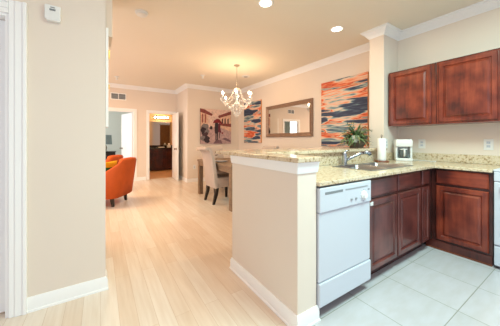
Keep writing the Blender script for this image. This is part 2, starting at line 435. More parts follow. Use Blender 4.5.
def door_slab(name, hinge, ang, wdt, h, t=0.035, knob_side=True):
    bm = BM()
    box(bm, 0, wdt, -t / 2, t / 2, 0.008, h - 0.006, 0.002)
    rows = [(0.22, 0.70), (0.82, 1.42), (1.52, 1.86)]
    for s in (-1, 1):
        for a, b in rows:
            for x0 in (0.11, wdt / 2 + 0.03):
                ww = wdt / 2 - 0.14
                y = s * t / 2
                U = (1, 0, 0)
                panel_face(bm, (x0, y - s * 0.001, a), U, (0, s, 0), ww, b - a, [(0, 0), (0.004, 0.006), (0.014, 0.006), (0.02, 0.0015), (0.035, 0.0015), (0.05, 0.007)])
    o = obj(name, bm, M['trim']); o['kind'] = 'structure'
    o.location = (hinge[0], hinge[1], 0); o.rotation_euler = (0, 0, ang)
    if knob_side:
        bm = BM()
        for s in (-1, 1):
            tube(bm, [(wdt - 0.065, s * t / 2, 0.93), (wdt - 0.065, s * (t / 2 + 0.012), 0.93)], 0.03, 14)
            tube(bm, [(wdt - 0.065, s * (t / 2 + 0.01), 0.93), (wdt - 0.065, s * (t / 2 + 0.045), 0.93)], 0.012, 10)
            ball(bm, (wdt - 0.065, s * (t / 2 + 0.055), 0.93), 0.028, 12, 8)
        k = obj('door_knob', bm, M['nickel'], None, smooth='all')
        k.parent = o; k.location = (0, 0, 0)
    return o
door_slab('door_1', (D1[1] - 0.02, YW + WT + 0.02), math.radians(180 - 73), 0.745, DH - 0.012)
door_slab('door_2', (D2[1] - 0.012, YW - 0.035), math.radians(180 + 86), 0.685, DH - 0.012)
door_slab('door_3', (DL[1] - 0.02, YL + 0.09), math.radians(180), 0.765, DLH - 0.02, knob_side=False)

# ------------------------------------------------------------------ bar top and worktop
def slab(name, poly, z0, z1, label, cat):
    bm = BM(); prism(bm, poly, z0, z1)
    c = (sum(p_[0] for p_ in poly) / len(poly), sum(p_[1] for p_ in poly) / len(poly), z0)
    o = obj(name, bm, M['granite'], None, loc=c, bevel=0.006)
    return tag(o, label, cat)
slab('bar_top', [(0.993, 1.010), (1.205, 1.010), (1.205, 1.635), (XP - 0.003, 1.635), (XP - 0.003, YQ), (XP - 0.003, 2.20), (0.993, 2.20)], 1.046, 1.078,
     'raised speckled granite bar top on the half wall', 'bar top')
Y2 = 0.582
# worktop with a hole for the sink
SX0, SX1, SY0, SY1 = 2.03, 2.80, 1.145, 1.545
wt = thing('worktop', 'speckled gold granite kitchen worktop running round the corner', 'worktop', (2.5, 1.3, 0.882))
bm = BM()
CX = 3.040
xs = [XD + 0.004, SX0, SX1, CX, XR - 0.003]; ys = [Y2, 1.015, SY0, SY1, YP - 0.003]
def cell(i, j):
    if j == 0: return i == 3
    if i == 1 and j == 2: return False
    return True
vt = {}
def gv(i, j, z):
    k = (i, j, z)
    if k not in vt: vt[k] = bm.verts.new((xs[i], ys[j], z))
    return vt[k]
for i in range(4):
    for j in range(4):
        if not cell(i, j): continue
        for z, f in ((0.882, 1), (0.910, -1)):
            q = [gv(i, j, z), gv(i + 1, j, z), gv(i + 1, j + 1, z), gv(i, j + 1, z)]
            bm.faces.new(q)
        for (a, b, ni, nj) in (((i, j), (i + 1, j), i, j - 1), ((i + 1, j), (i + 1, j + 1), i + 1, j), ((i + 1, j + 1), (i, j + 1), i, j + 1), ((i, j + 1), (i, j), i - 1, j)):
            if not (0 <= ni < 4 and 0 <= nj < 4 and cell(ni, nj)):
                bm.faces.new([gv(*a, 0.882), gv(*b, 0.882), gv(*b, 0.910), gv(*a, 0.910)])
obj('slab', bm, M['granite'], wt, bevel=0.004)
bm = BM(); box(bm, XD + 0.004, XP, YP - 0.001, YP - 0.022 + 0.02, 0.911, 1.045)
obj('backsplash', bm, M['granite'], wt)
bm = BM(); box(bm, XP + 0.0, XR - 0.024, YP - 0.024, YP - 0.002, 0.911, 1.012, 0.003)
box(bm, XR - 0.024, XR - 0.002, Y2, YP - 0.002, 0.911, 1.012, 0.003)
obj('upstand', bm, M['granite'], wt)

# ------------------------------------------------------------------ sink and tap
sk = thing('kitchen_sink', 'stainless steel double bowl sink set into the granite worktop', 'sink', (2.41, 1.34, 0.9))
bm = BM()
def bowl(bm, x0, x1, y0, y1, top, dep):
    R = []
    for ins, z in ((-0.012, top), (0, top), (0.004, top - 0.006), (0.012, top - dep + 0.03), (0.04, top - dep)):
        r_ = 0.045; pts = []
        X0, X1, Y0, Y1 = x0 + ins, x1 - ins, y0 + ins, y1 - ins
        for cx_, cy_, a0 in ((X1 - r_, Y1 - r_, 0), (X0 + r_, Y1 - r_, 90), (X0 + r_, Y0 + r_, 180), (X1 - r_, Y0 + r_, 270)):
            for k in range(5):
                a = math.radians(a0 + 22.5 * k); pts.append((cx_ + r_ * math.cos(a), cy_ + r_ * math.sin(a), z))
        R.append(pts)
    quad_strip(bm, R, True, False, True)
bowl(bm, SX0 + 0.018, 2.395, SY0 + 0.018, SY1 - 0.018, 0.913, 0.19); obj('bowl', bm, M['steel'], sk, smooth='all')
bm = BM(); bowl(bm, 2.435, SX1 - 0.018, SY0 + 0.018, SY1 - 0.018, 0.913, 0.19); obj('bowl', bm, M['steel'], sk, smooth='all')
bm = BM()
for a in ((SX0 - 0.012, SX1 + 0.012, SY0 - 0.012, SY0 + 0.008), (SX0 - 0.012, SX1 + 0.012, SY1 - 0.008, SY1 + 0.012), (SX0 - 0.012, SX0 + 0.008, SY0, SY1), (SX1 - 0.008, SX1 + 0.012, SY0, SY1), (2.402, 2.428, SY0, SY1)):
    box(bm, *a, 0.9105, 0.916, 0.002)
obj('rim', bm, M['steel'], sk)
for cx_ in (2.22, 2.61):
    bm = BM(); lathe(bm, [(0.042, 0), (0.042, 0.004), (0.03, 0.005), (0.02, 0.002)], (cx_, 1.345, 0.7235), 16); obj('drain', bm, M['chrome'], sk, smooth=True)
FX, FY = 2.29, 1.60
fc = thing('kitchen_faucet', 'chrome pull-out faucet behind the sink', 'faucet', (FX, FY, 0.911))
bm = BM(); lathe(bm, [(0.034, 0), (0.034, 0.006), (0.027, 0.012), (0.026, 0.11), (0.027, 0.125), (0.018, 0.14)], (FX, FY, 0.911), 18); obj('body', bm, M['chrome'], fc, smooth=True)
bm = BM(); tube(bm, [(FX + 0.005, FY - 0.005, 0.955), (FX + 0.05, FY - 0.035, 0.985), (FX + 0.13, FY - 0.09, 1.03), (FX + 0.17, FY - 0.12, 1.045)], [0.016, 0.018, 0.016, 0.016], 12); obj('spout', bm, M['chrome'], fc, smooth='all')
bm = BM(); tube(bm, [(FX + 0.165, FY - 0.116, 1.043), (FX + 0.20, FY - 0.14, 1.052), (FX + 0.222, FY - 0.156, 1.040), (FX + 0.230, FY - 0.162, 1.018)], [0.015, 0.021, 0.023, 0.020], 12); obj('spray_head', bm, M['chrome'], fc, smooth='all')
bm = BM(); tube(bm, [(FX, FY, 1.04), (FX + 0.01, FY - 0.01, 1.062), (FX + 0.04, FY - 0.03, 1.075)], [0.012, 0.009, 0.007], 10); obj('lever', bm, M['chrome'], fc, smooth='all')

# ------------------------------------------------------------------ base cabinets
RP = [(0, 0), (0, 0.013), (0.007, 0.021), (0.044, 0.021), (0.052, 0.008), (0.058, 0.008), (0.076, 0.019)]
RPS = [(0, 0), (0, 0.016), (0.003, 0.019), (0.034, 0.019), (0.038, 0.011), (0.044, 0.011), (0.058, 0.017)]
DRW = [(0, 0), (0, 0.012), (0.009, 0.020)]
def front(name, o, U, N, w_, h_, rings, m, parent, label=None):
    bm = BM(); panel_face(bm, o, U, N, w_, h_, rings); return obj(name, bm, m, parent, label=label)
UX = (1, 0, 0); NY = (0, -1, 0); UY = (0, -1, 0); NX = (-1, 0, 0)
YF = YE + 0.022      # face plane of the sink run carcass (fronts stand proud of it)
def carcass(x0, x1, parent):
    bm = BM(); box(bm, x0, x1, YF, YF + 0.018, 0.10, 0.880)
    box(bm, x0, x0 + 0.018, YF + 0.018, YP - 0.01, 0.10, 0.880); box(bm, x1 - 0.018, x1, YF + 0.018, YP - 0.01, 0.10, 0.880)
    box(bm, x0 + 0.018, x1 - 0.018, YF + 0.018, YP - 0.01, 0.10, 0.118)
    obj('body', bm, M['cherry_dark'], parent)  # carcass darker than its fronts: shade of the door gaps painted in
    bm = BM(); box(bm, x0, x1, YF + 0.065, YF + 0.08, 0.005, 0.10); obj('toe_kick', bm, M['cherry_dark'], parent)
c1 = thing('base_cabinet', 'wide cherry base cabinet with two doors, under the sink', 'cabinet', (2.29, YF + 0.3, 0.004))
carcass(1.800, 2.785, c1)
front('drawer_front', (1.815, YF, 0.718), UX, NY, 0.455, 0.146, DRW, M['cherry_sink_h'], c1)
front('drawer_front', (2.295, YF, 0.718), UX, NY, 0.465, 0.146, DRW, M['cherry_sink_h'], c1)
dA = front('door', (1.815, YF, 0.115), UX, NY, 0.455, 0.580, RP, M['cherry_sink'], c1)
front('door', (2.295, YF, 0.115), UX, NY, 0.465, 0.580, RP, M['cherry_sink'], c1)
bm = BM(); box(bm, 1.822, 1.858, YF - 0.019, YF - 0.030, 0.655, 0.680, 0.003); box(bm, 1.833, 1.848, YF - 0.028, YF - 0.036, 0.672, 0.688, 0.003)
obj('safety_latch', bm, M['white_plastic'], dA, label='white plastic safety latch')
c2 = thing('base_cabinet', 'narrow cherry base cabinet beside the inside corner of the worktop', 'cabinet', (2.89, YF + 0.3, 0.004))
carcass(2.787, 3.000, c2)
front('drawer_front', (2.805, YF, 0.718), UX, NY, 0.165, 0.146, DRW, M['cherry_sink_h'], c2)
front('door', (2.805, YF, 0.115), UX, NY, 0.165, 0.580, RPS, M['cherry_sink'], c2)
XF = 3.080
c3 = thing('base_cabinet', 'cherry base cabinet under the right wall, next to the white stove', 'cabinet', (XF + 0.3, 0.8, 0.004))
bm = BM(); box(bm, XF, XF + 0.018, Y2 + 0.004, YF - 0.002, 0.006, 0.880); box(bm, XF + 0.018, XR - 0.01, Y2 + 0.004, Y2 + 0.022, 0.006, 0.880)
box(bm, 3.003, XF, YF, YF + 0.016, 0.1, 0.880)
box(bm, XF + 0.018, XR - 0.01, Y2 + 0.022, YF, 0.1, 0.118)
obj('body', bm, M['cherry_dark'], c3)  # dark body colour stands for the shaded gaps round the fronts
bm = BM(); box(bm, XF - 0.010, XF, Y2 + 0.004, YF + 0.05, 0.005, 0.095, 0.003); obj('plinth', bm, M['cherry_mid'], c3)
bm = BM(); box(bm, XF - 0.020, XF - 0.010, Y2 + 0.004, YF + 0.05, 0.005, 0.02, 0.004); obj('shoe_moulding', bm, M['cherry_base'], c3)
front('drawer_front', (XF, YF - 0.045, 0.718), UY, NX, 0.408, 0.146, DRW, M['cherry_h'], c3)
front('door', (XF, YF - 0.045, 0.115), UY, NX, 0.408, 0.580, RP, M['cherry'], c3)

# ------------------------------------------------------------------ dishwasher
DX0, DX1 = XD + 0.008, 1.797; DY = YE - 0.012
dw = thing('dishwasher', 'white built-in dishwasher beside the half wall end', 'dishwasher', ((DX0 + DX1) / 2, 1.3, 0.004))
bm = BM(); box(bm, DX0 + 0.004, DX1 - 0.004, DY + 0.02, YP - 0.02, 0.10, 0.870); obj('body', bm, M['grey_print'], dw)
simple_box('control_panel', (DX0, DX1, DY - 0.012, DY + 0.02, 0.705, 0.868), M['white'], dw, 0.006)
simple_box('door', (DX0, DX1, DY - 0.002, DY + 0.02, 0.245, 0.702), M['white'], dw, 0.006)
simple_box('kick_panel', (DX0, DX1, DY - 0.010, DY + 0.02, 0.085, 0.240), M['white'], dw, 0.006)
simple_box('toe_board', (DX0 + 0.01, DX1 - 0.01, DY + 0.07, DY + 0.08, 0.006, 0.10), M['dark_gap'], dw)
cp = [o for o in bpy.data.objects if o.parent == dw and o.name.startswith('control_panel')][0]
simple_box('handle_recess', (DX0 + 0.05, DX1 - 0.36, DY - 0.0135, DY - 0.011, 0.822, 0.838), M['grey_print'], cp)
simple_box('vent_strip', (DX0 + 0.27, DX1 - 0.05, DY - 0.0135, DY - 0.011, 0.826, 0.836), M['silver'], cp)
bm = BM(); tube(bm, [(DX1 - 0.105, DY - 0.012, 0.765), (DX1 - 0.105, DY - 0.022, 0.765)], 0.034, 22); tube(bm, [(DX1 - 0.105, DY - 0.02, 0.765), (DX1 - 0.105, DY - 0.034, 0.765)], [0.026, 0.022], 22)
obj('dial', bm, M['white_plastic'], cp, smooth=True)
bm = BM()
for k in range(12):
    a = 2 * PI * k / 12; x, z = DX1 - 0.105 + 0.042 * math.cos(a), 0.765 + 0.042 * math.sin(a)
    box(bm, x - 0.002, x + 0.002, DY - 0.0128, DY - 0.0115, z - 0.002, z + 0.002)
obj('dial_marks', bm, M['grey_print'], cp)
for x in (DX1 - 0.27, DX1 - 0.215):
    simple_box('push_button', (x, x + 0.022, DY - 0.018, DY - 0.011, 0.745, 0.760), M['silver'], cp, 0.002)
simple_box('indicator', (DX1 - 0.05, DX1 - 0.025, DY - 0.0135, DY - 0.011, 0.798, 0.808), M['grey_print'], cp)

# ------------------------------------------------------------------ stove at the right edge
st = thing('stove', 'white kitchen stove at the right edge beside the cherry cabinet', 'stove', (3.36, 0.19, 0.004))
simple_box('body', (3.065, XR - 0.03, -0.19, Y2 - 0.006, 0.03, 0.895), M['white'], st, 0.006)
simple_box('cooktop', (3.045, XR - 0.03, -0.19, Y2 - 0.004, 0.895, 0.915), M['white'], st, 0.006)
simple_box('oven_door', (3.035, 3.065, -0.185, Y2 - 0.010, 0.225, 0.80), M['white'], st, 0.008)
simple_box('storage_drawer', (3.037, 3.065, -0.185, Y2 - 0.010, 0.035, 0.215), M['white'], st, 0.008)
simple_box('control_strip', (3.040, 3.065, -0.185, Y2 - 0.010, 0.808, 0.892), M['white'], st, 0.004)
bm = BM(); tube(bm, [(3.0, Y2 - 0.05, 0.765), (3.0, -0.14, 0.765)], 0.011, 10); tube(bm, [(3.0, Y2 - 0.06, 0.765), (3.037, Y2 - 0.06, 0.765)], 0.009, 8); tube(bm, [(3.0, -0.13, 0.765), (3.037, -0.13, 0.765)], 0.009, 8)
obj('oven_handle', bm, M['white'], st, smooth=True)
for bx, by, br_ in ((3.2, 0.40, 0.085), (3.48, 0.40, 0.07), (3.2, 0.0, 0.07), (3.48, 0.0, 0.085)):
    bm = BM()
    for r_ in (br_, br_ * 0.7, br_ * 0.4):
        tube(bm, [(bx + r_ * math.cos(a * PI / 10), by + r_ * math.sin(a * PI / 10), 0.921) for a in range(21)], 0.006, 6)
    obj('burner', bm, M['dark_gap'], st, smooth='all')
for k in range(4):
    bm = BM(); tube(bm, [(3.040, 0.45 - k * 0.17, 0.85), (3.018, 0.45 - k * 0.17, 0.85)], [0.022, 0.017], 14); obj('knob', bm, M['white_plastic'], st, smooth=True)

# ------------------------------------------------------------------ wall cabinets
XU = 3.372; Z0, Z1 = 1.378, 2.108
def wall_cab(y0, y1, splits, label):
    t = thing('wall_cabinet', label, 'wall cabinet', (XU + 0.15, (y0 + y1) / 2, Z0))
    bm = BM(); box(bm, XU, XR - 0.003, y0, y1, Z0, Z1, 0.002); obj('body', bm, M['cherry'], t)
    for a, b in splits:
        front('door', (XU, b, Z0 + 0.018), UY, NX, b - a, Z1 - Z0 - 0.036, RP, M['cherry'], t)
    bm = BM(); box(bm, XU - 0.003, XR - 0.003, y0, y1, Z1, Z1 + 0.006, 0.001); obj('top_edge', bm, M['cherry_dark'], t)
    return t
wall_cab(1.118, 1.662, [(1.165, 1.632)], 'cherry wall cabinet nearest the pillar, above the coffee maker')
wall_cab(0.570, 1.114, [(0.602, 1.090)], 'cherry wall cabinet at the right, above the worktop near the stove')
wall_cab(-0.20, 0.566, [(0.20, 0.545), (-0.18, 0.17)], 'cherry wall cabinet above the stove, cut off by the right edge')

# ------------------------------------------------------------------ sockets and devices on the walls
def outlet(p_, N, label, cat='socket', name='wall_socket', toggle=False):
    p_ = Vector(p_); N = Vector(N); U = Vector((-N.y, N.x, 0))
    t = thing(name, label, cat, p_, 'wall sockets')
    def pb(nm, hw, hh, d0, d1, m, du=0, dz=0, parent=t, bev=0.001):
        bm = BM(); a = p_ + U * (du - hw) + N * d0 + Vector((0, 0, dz - hh)); b = p_ + U * (du + hw) + N * d1 + Vector((0, 0, dz + hh))
        box(bm, a.x, b.x, a.y, b.y, a.z, b.z, bev); return obj(nm, bm, m, parent)
    pl = pb('cover_plate', 0.040, 0.063, 0.0005, 0.006, M['white_plastic'], bev=0.002)
    for dz in (-0.02, 0.02):
        s_ = pb('receptacle', 0.016, 0.014, 0.006, 0.008, M['white'], dz=dz)
        for du in (-0.006, 0.006):
            pb('slot', 0.0010, 0.004, 0.008, 0.0085, M['grey_print'], du=du, dz=dz, parent=s_, bev=0)
    return t
o = outlet((XR, 1.38, 1.135), (-1, 0, 0), 'white wall socket between the coffee maker and the corner of the worktop')
outlet((XR, 0.735, 1.135), (-1, 0, 0), 'white wall socket above the worktop near the stove')
outlet((XP + 0.06, YP, 1.135), (0, -1, 0), 'white wall socket on the pillar behind the paper towels')
outlet((2.24, YA, 0.42), (0, -1, 0), 'white wall socket low on the far dining wall')

th = thing('door_chime', 'small white wall box high on the left wall', 'wall box', (-0.288, YL, 2.03))
simple_box('housing', (-0.332, -0.244, YL - 0.028, YL - 0.0005, 2.045, 2.145), M['white_plastic'], th, 0.004)
bm = BM(); box(bm, -0.305, -0.272, YL - 0.0295, YL - 0.0275, 2.105, 2.118); box(bm, -0.300, -0.275, YL - 0.0295, YL - 0.0275, 2.125, 2.131); obj('print', bm, M['grey_print'], th, label='grey printed marks')
simple_box('bottom_lip', (-0.322, -0.247, YL - 0.034, YL - 0.002, 2.033, 2.044), M['white_plastic'], th, 0.002)

hb = thing('hinged_wall_panel', 'tall white panel with brass hinges on the edge of the left wall', 'wall panel', (XLE + 0.012, YL + 0.05, 1.27))
simple_box('panel', (XLE + 0.001, XLE + 0.020, YL + 0.012, YL + 0.115, 1.29, 2.09), M['trim'], hb, 0.003)
for z in (1.60, 1.845, 1.88):
    bm = BM(); tube(bm, [(XLE + 0.024, YL + 0.022, z), (XLE + 0.024, YL + 0.022, z + 0.035)], 0.004, 8); box(bm, XLE + 0.0195, XLE + 0.023, YL + 0.02, YL + 0.06, z, z + 0.03)
    obj('hinge', bm, M['brass'], hb, label='brass hinge')

# air vent over the bedroom door
vc = thing('air_vent', 'white slatted air vent above the left far doorway', 'vent', (0.41, YW, 2.33))
vx0, vx1, vz0, vz1 = 0.225, 0.61, 2.315, 2.505
bm = BM()
for a in ((vx0, vx1, vz0, vz0 + 0.02), (vx0, vx1, vz1 - 0.02, vz1), (vx0, vx0 + 0.02, vz0 + 0.02, vz1 - 0.02), (vx1 - 0.02, vx1, vz0 + 0.02, vz1 - 0.02), ((vx0 + vx1) / 2 - 0.008, (vx0 + vx1) / 2 + 0.008, vz0 + 0.02, vz1 - 0.02)):
    box(bm, a[0], a[1], YW - 0.012, YW - 0.0005, a[2], a[3], 0.001)
obj('frame', bm, M['trim'], vc)
simple_box('backing', (vx0 + 0.02, vx1 - 0.02, YW - 0.003, YW - 0.0008, vz0 + 0.02, vz1 - 0.02), M['grey_print'], vc)
bm = BM()
for k in range(6):
    z = vz0 + 0.03 + k * 0.017
    quad_strip(bm, [[(x, YW - 0.010, z), (x, YW - 0.004, z + 0.009), (x, YW - 0.003, z + 0.008), (x, YW - 0.009, z - 0.001)] for x in (vx0 + 0.02, vx1 - 0.02)])
obj('slats', bm, M['silver'], vc)

# ------------------------------------------------------------------ ceiling fittings
def downlight(x, y, label):
    t = thing('recessed_light', label, 'ceiling light', (x, y, H - 0.012), 'recessed ceiling lights')
    bm = BM(); lathe(bm, [(0.062, -0.002), (0.085, -0.006), (0.090, -0.001), (0.062, -0.001)], (x, y, H), 28, cap=False); obj('trim_ring', bm, M['trim'], t, smooth=True)
    bm = BM(); lathe(bm, [(0.066, -0.004), (0.066, -0.0015)], (x, y, H), 28); obj('lens', bm, M['lens'], t)
downlight(1.58, 2.12, 'round lit downlight nearer the top middle of the ceiling')
downlight(2.79, 2.07, 'round lit downlight nearest the pillar')
sd = thing('smoke_detector', 'round white smoke detector on the ceiling near the left wall', 'smoke detector', (0.42, 3.095, H - 0.04))
bm = BM(); lathe(bm, [(0.075, -0.001), (0.075, -0.012), (0.066, -0.014)], (0.42, 3.095, H), 28); obj('base', bm, M['white_plastic'], sd, smooth=True)
bm = BM(); lathe(bm, [(0.064, -0.012), (0.060, -0.034), (0.045, -0.042), (0.01, -0.044)], (0.42, 3.095, H), 28); obj('cover', bm, M['white_plastic'], sd, smooth=True)
def sprinkler(x, y, label):
    t = thing('sprinkler', label, 'sprinkler', (x, y, H - 0.05), None)
    bm = BM(); lathe(bm, [(0.055, -0.001), (0.052, -0.010), (0.024, -0.02)], (x, y, H), 20); obj('escutcheon', bm, M['white_plastic'], t, smooth=True)
    bm = BM(); lathe(bm, [(0.018, -0.018), (0.018, -0.05), (0.010, -0.055), (0.010, -0.065), (0.034, -0.068), (0.034, -0.075)], (x, y, H), 16); obj('head', bm, M['white_plastic'], t, smooth=True)
sprinkler(2.064, 5.295, 'white fire sprinkler on the ceiling left of the chandelier')
sprinkler(0.33, 6.55, 'small white sprinkler on the ceiling near the far left corner')
cv = thing('ceiling_plate', 'flat round white disc on the ceiling right of the chandelier', 'ceiling plate', (2.975, 4.8, H - 0.02))
bm = BM(); lathe(bm, [(0.10, -0.001), (0.098, -0.012), (0.07, -0.018)], (2.975, 4.8, H), 28); obj('plate', bm, M['white_plastic'], cv, smooth=True)
bm = BM(); lathe(bm, [(0.05, -0.016), (0.045, -0.024), (0.01, -0.026)], (2.975, 4.8, H), 20); obj('centre_cap', bm, M['silver'], cv, smooth=True)

# ------------------------------------------------------------------ chandelier
cx, cy = CH
ch = thing('chandelier', 'lit crystal chandelier hanging over the dining table', 'chandelier', (cx, cy, 1.64))
bm = BM(); lathe(bm, [(0.062, -0.001), (0.060, -0.012), (0.035, -0.03), (0.012, -0.045)], (cx, cy, H), 20); obj('canopy', bm, M['nickel'], ch, smooth=True)
bm = BM(); tube(bm, [(cx, cy, H - 0.04), (cx, cy, 2.26)], 0.005, 8); obj('rod', bm, M['nickel'], ch, smooth='all')
bm = BM(); lathe(bm, [(0.004, 2.27), (0.05, 2.265), (0.075, 2.24), (0.03, 2.22), (0.018, 2.15), (0.034, 2.11), (0.020, 2.06), (0.026, 2.0), (0.05, 1.965), (0.06, 1.93), (0.03, 1.88), (0.012, 1.85), (0.024, 1.81), (0.006, 1.78)], (cx, cy, 0), 16); obj('crystal_column', bm, M['crystal'], ch, smooth=True)
def beads(bm, a, b, sag, n, r):
    a = Vector(a); b = Vector(b)
    for k in range(n):
        t = (k + 0.5) / n; p_ = a.lerp(b, t); p_.z -= sag * 4 * t * (1 - t)
        ball(bm, p_, r, 6, 4)
NA = 8
for k in range(NA):
    a = 2 * PI * k / NA + 0.2; R = 0.37 if k % 2 == 0 else 0.29; dz = 0 if k % 2 == 0 else 0.04
    d = Vector((math.cos(a), math.sin(a), 0)); c = Vector((cx, cy, 0))
    pts = []
    for i in range(13):
        t = i / 12
        pts.append(c + d * (0.04 + (R - 0.04) * t) + Vector((0, 0, 1.95 + dz * t - 0.10 * math.sin(PI * min(1, t * 1.05)) + 0.055 * t ** 3)))
    bm = BM(); tube(bm, pts, 0.010, 8); arm = obj('arm', bm, M['crystal'], ch, smooth='all')
    e = c + d * R; zt = pts[-1].z
    bm = BM(); lathe(bm, [(0.008, zt - 0.005), (0.042, zt + 0.012), (0.046, zt + 0.018), (0.014, zt + 0.014), (0.012, zt + 0.03)], (e.x, e.y, 0), 14); obj('drip_pan', bm, M['crystal'], arm, smooth=True)
    bm = BM(); lathe(bm, [(0.011, zt + 0.025), (0.011, zt + 0.085)], (e.x, e.y, 0), 10); obj('candle_sleeve', bm, M['white_plastic'], arm, smooth=True)
    bm = BM(); lathe(bm, [(0.008, zt + 0.085), (0.021, zt + 0.105), (0.019, zt + 0.125), (0.003, zt + 0.145)], (e.x, e.y, 0), 10); obj('bulb', bm, M['bulb'], arm, smooth='all')
    bm = BM(); lathe(bm, [(0.002, zt - 0.085), (0.012, zt - 0.065), (0.009, zt - 0.045), (0.002, zt - 0.03)], (e.x, e.y, 0), 6)
    for q in range(6):
        a2 = 2 * PI * q / 6; lathe(bm, [(0.001, zt - 0.045), (0.008, zt - 0.032), (0.006, zt - 0.012), (0.001, zt + 0.006)], (e.x + 0.042 * math.cos(a2), e.y + 0.042 * math.sin(a2), 0), 6)
    obj('pendants', bm, M['crystal'], arm)
    light('chandelier_bulb_glow', 'POINT', (e.x, e.y, zt + 0.17), 1.8, WARM, 0.012)
    bm = BM(); beads(bm, c + d * 0.07 + Vector((0, 0, 2.24)), e + Vector((0, 0, zt + 0.02)), 0.13, 17, 0.008)
    a3 = a + 2 * PI / NA; R3 = 0.29 if k % 2 == 0 else 0.37; dz3 = 0.04 if k % 2 == 0 else 0
    tube(bm, [c + d * 0.07 + Vector((0, 0, 2.24)) + (e + Vector((0, 0, zt + 0.02)) - c - d * 0.07 - Vector((0, 0, 2.24))) * (i / 16) - Vector((0, 0, 0.52 * (i / 16) * (1 - i / 16))) for i in range(17)], 0.002, 4)
    obj('bead_chain', bm, M['crystal'], ch, smooth='all'); bm = BM()
    A_ = e + Vector((0, 0, zt)); B_ = c + Vector((math.cos(a3) * R3, math.sin(a3) * R3, 1.95 + dz3 + 0.04))
    tube(bm, [A_.lerp(B_, i / 12) - Vector((0, 0, 0.28 * (i / 12) * (1 - i / 12))) for i in range(13)], 0.002, 4)
    beads(bm, e + Vector((0, 0, zt)), c + Vector((math.cos(a3) * R3, math.sin(a3) * R3, 1.95 + dz3 + 0.04)), 0.07, 13, 0.008)
    obj('bead_swag', bm, M['crystal'], ch, smooth='all')
bm = BM()
for ring, (R, z, n) in enumerate(((0.13, 1.86, 12), (0.10, 1.80, 10), (0.07, 1.74, 8), (0.035, 1.70, 5), (0.0, 1.67, 1))):
    for q in range(n):
        a = 2 * PI * q / n + ring; x, y = cx + R * math.cos(a), cy + R * math.sin(a)
        lathe(bm, [(0.001, z - 0.03), (0.011, z - 0.012), (0.009, z + 0.006), (0.001, z + 0.022)], (x, y, 0), 6)
    tube(bm, [(cx + R * math.cos(t * PI / 8), cy + R * math.sin(t * PI / 8), z + 0.024) for t in range(17)] if R else [(cx, cy, 1.69), (cx, cy, 1.80)], 0.004, 5)
obj('crystal_basket', bm, M['crystal'], ch)

# ------------------------------------------------------------------ pictures and mirror
def canvas_right(y0, y1, z0, z1, label, seed, name='abstract_painting'):
    t = thing(name, label, 'painting', (XR, (y0 + y1) / 2, z0))
    simple_box('stretcher', (XR - 0.034, XR - 0.0008, y0, y1, z0, z1), M['canvas_edge'], t, 0.003)
    bm = BM(); box(bm, XR - 0.036, XR - 0.034, y0, y1, z0, z1); obj('canvas', bm, abstract(name + '_paint', seed), t)
canvas_right(2.125, 3.065, 1.07, 2.300, 'larger abstract streaked painting in orange, navy and teal, behind the plant', 3.1)
canvas_right(5.11, 5.99, 1.11, 2.290, 'abstract streaked painting partly behind the chandelier, left of the mirror', 8.4)

mr = thing('wall_mirror', 'wide mirror in a bronze wood frame between the two abstract paintings', 'mirror', (XR, 4.09, 1.26))
my0, my1, mz0, mz1 = 3.30, 4.885, 1.262, 2.052
bm = BM()
fr = [(0, 0), (0, 0.035), (0.012, 0.044), (0.05, 0.030), (0.085, 0.018), (0.09, 0.014), (0.09, 0.008)]
R = [[(XR - 0.001 - d, my0 + i, mz0 + i) for i, d in [f]] + [(XR - 0.001 - f[1], my1 - f[0], mz0 + f[0]), (XR - 0.001 - f[1], my1 - f[0], mz1 - f[0]), (XR - 0.001 - f[1], my0 + f[0], mz1 - f[0])] for f in fr]
quad_strip(bm, R, True, True, False); obj('frame', bm, M['frame_wood'], mr)
bm = BM(); box(bm, XR - 0.012, XR - 0.008, my0 + 0.088, my1 - 0.088, mz0 + 0.088, mz1 - 0.088); obj('glass', bm, M['mirror'], mr)

# street picture on the far dining wall: flat painted shapes on a canvas
px0, px1, pz0, pz1 = 2.405, 3.40, 1.075, 2.10
pw = thing('street_painting', 'painting of a couple under a red umbrella on a street', 'painting', (2.9, YA, pz0))
simple_box('stretcher', (px0, px1, YA - 0.034, YA - 0.0008, pz0, pz1), M['dark_gap'], pw, 0.002)
PM = {k: mat('paint_' + k, rgb(*v), 0.7, var=0.22, vscale=18) for k, v in dict(sky=(226, 196, 184), street=(190, 160, 160), house=(158, 92, 84), houselit=(222, 184, 160), roof=(134, 70, 68), shrub=(124, 116, 118), umbrella=(132, 34, 46), coat=(52, 42, 52), dress=(112, 44, 62), legs=(70, 50, 58), wet=(120, 92, 104), window=(84, 54, 62)).items()}
lay = [0.0350]
def pp(name, poly, m):       # polygon in picture coordinates 0..1
    lay[0] += 0.0002
    bm = BM(); y = YA - lay[0]
    vs = [(px0 + (px1 - px0) * a, pz0 + (pz1 - pz0) * b) for a, b in poly]
    quad_strip(bm, [[(x, y, z) for x, z in vs], [(x, y + 0.0003, z) for x, z in vs]])
    return obj(name, bm, PM[m], pw)
pp('painted_sky', [(0, 0.35), (1, 0.35), (1, 1), (0, 1)], 'sky')
pp('painted_street', [(0, 0), (1, 0), (1, 0.42), (0.55, 0.50), (0.3, 0.46), (0, 0.40)], 'street')
pp('painted_house', [(0, 0.36), (0.24, 0.44), (0.24, 0.84), (0, 0.95)], 'houselit')
pp('painted_roof', [(0, 1.0), (0.12, 0.98), (0.38, 0.86), (0.36, 0.80), (0, 0.90)], 'roof')
pp('painted_house', [(0.62, 0.48), (1, 0.36), (1, 0.92), (0.62, 0.76)], 'houselit')
pp('painted_roof', [(0.58, 0.75), (1, 0.88), (1, 0.98), (0.56, 0.82)], 'roof')
for a in (0.68, 0.77, 0.87): pp('painted_window', [(a, 0.56), (a + 0.045, 0.55), (a + 0.045, 0.74 + 0.02), (a, 0.73)], 'window')
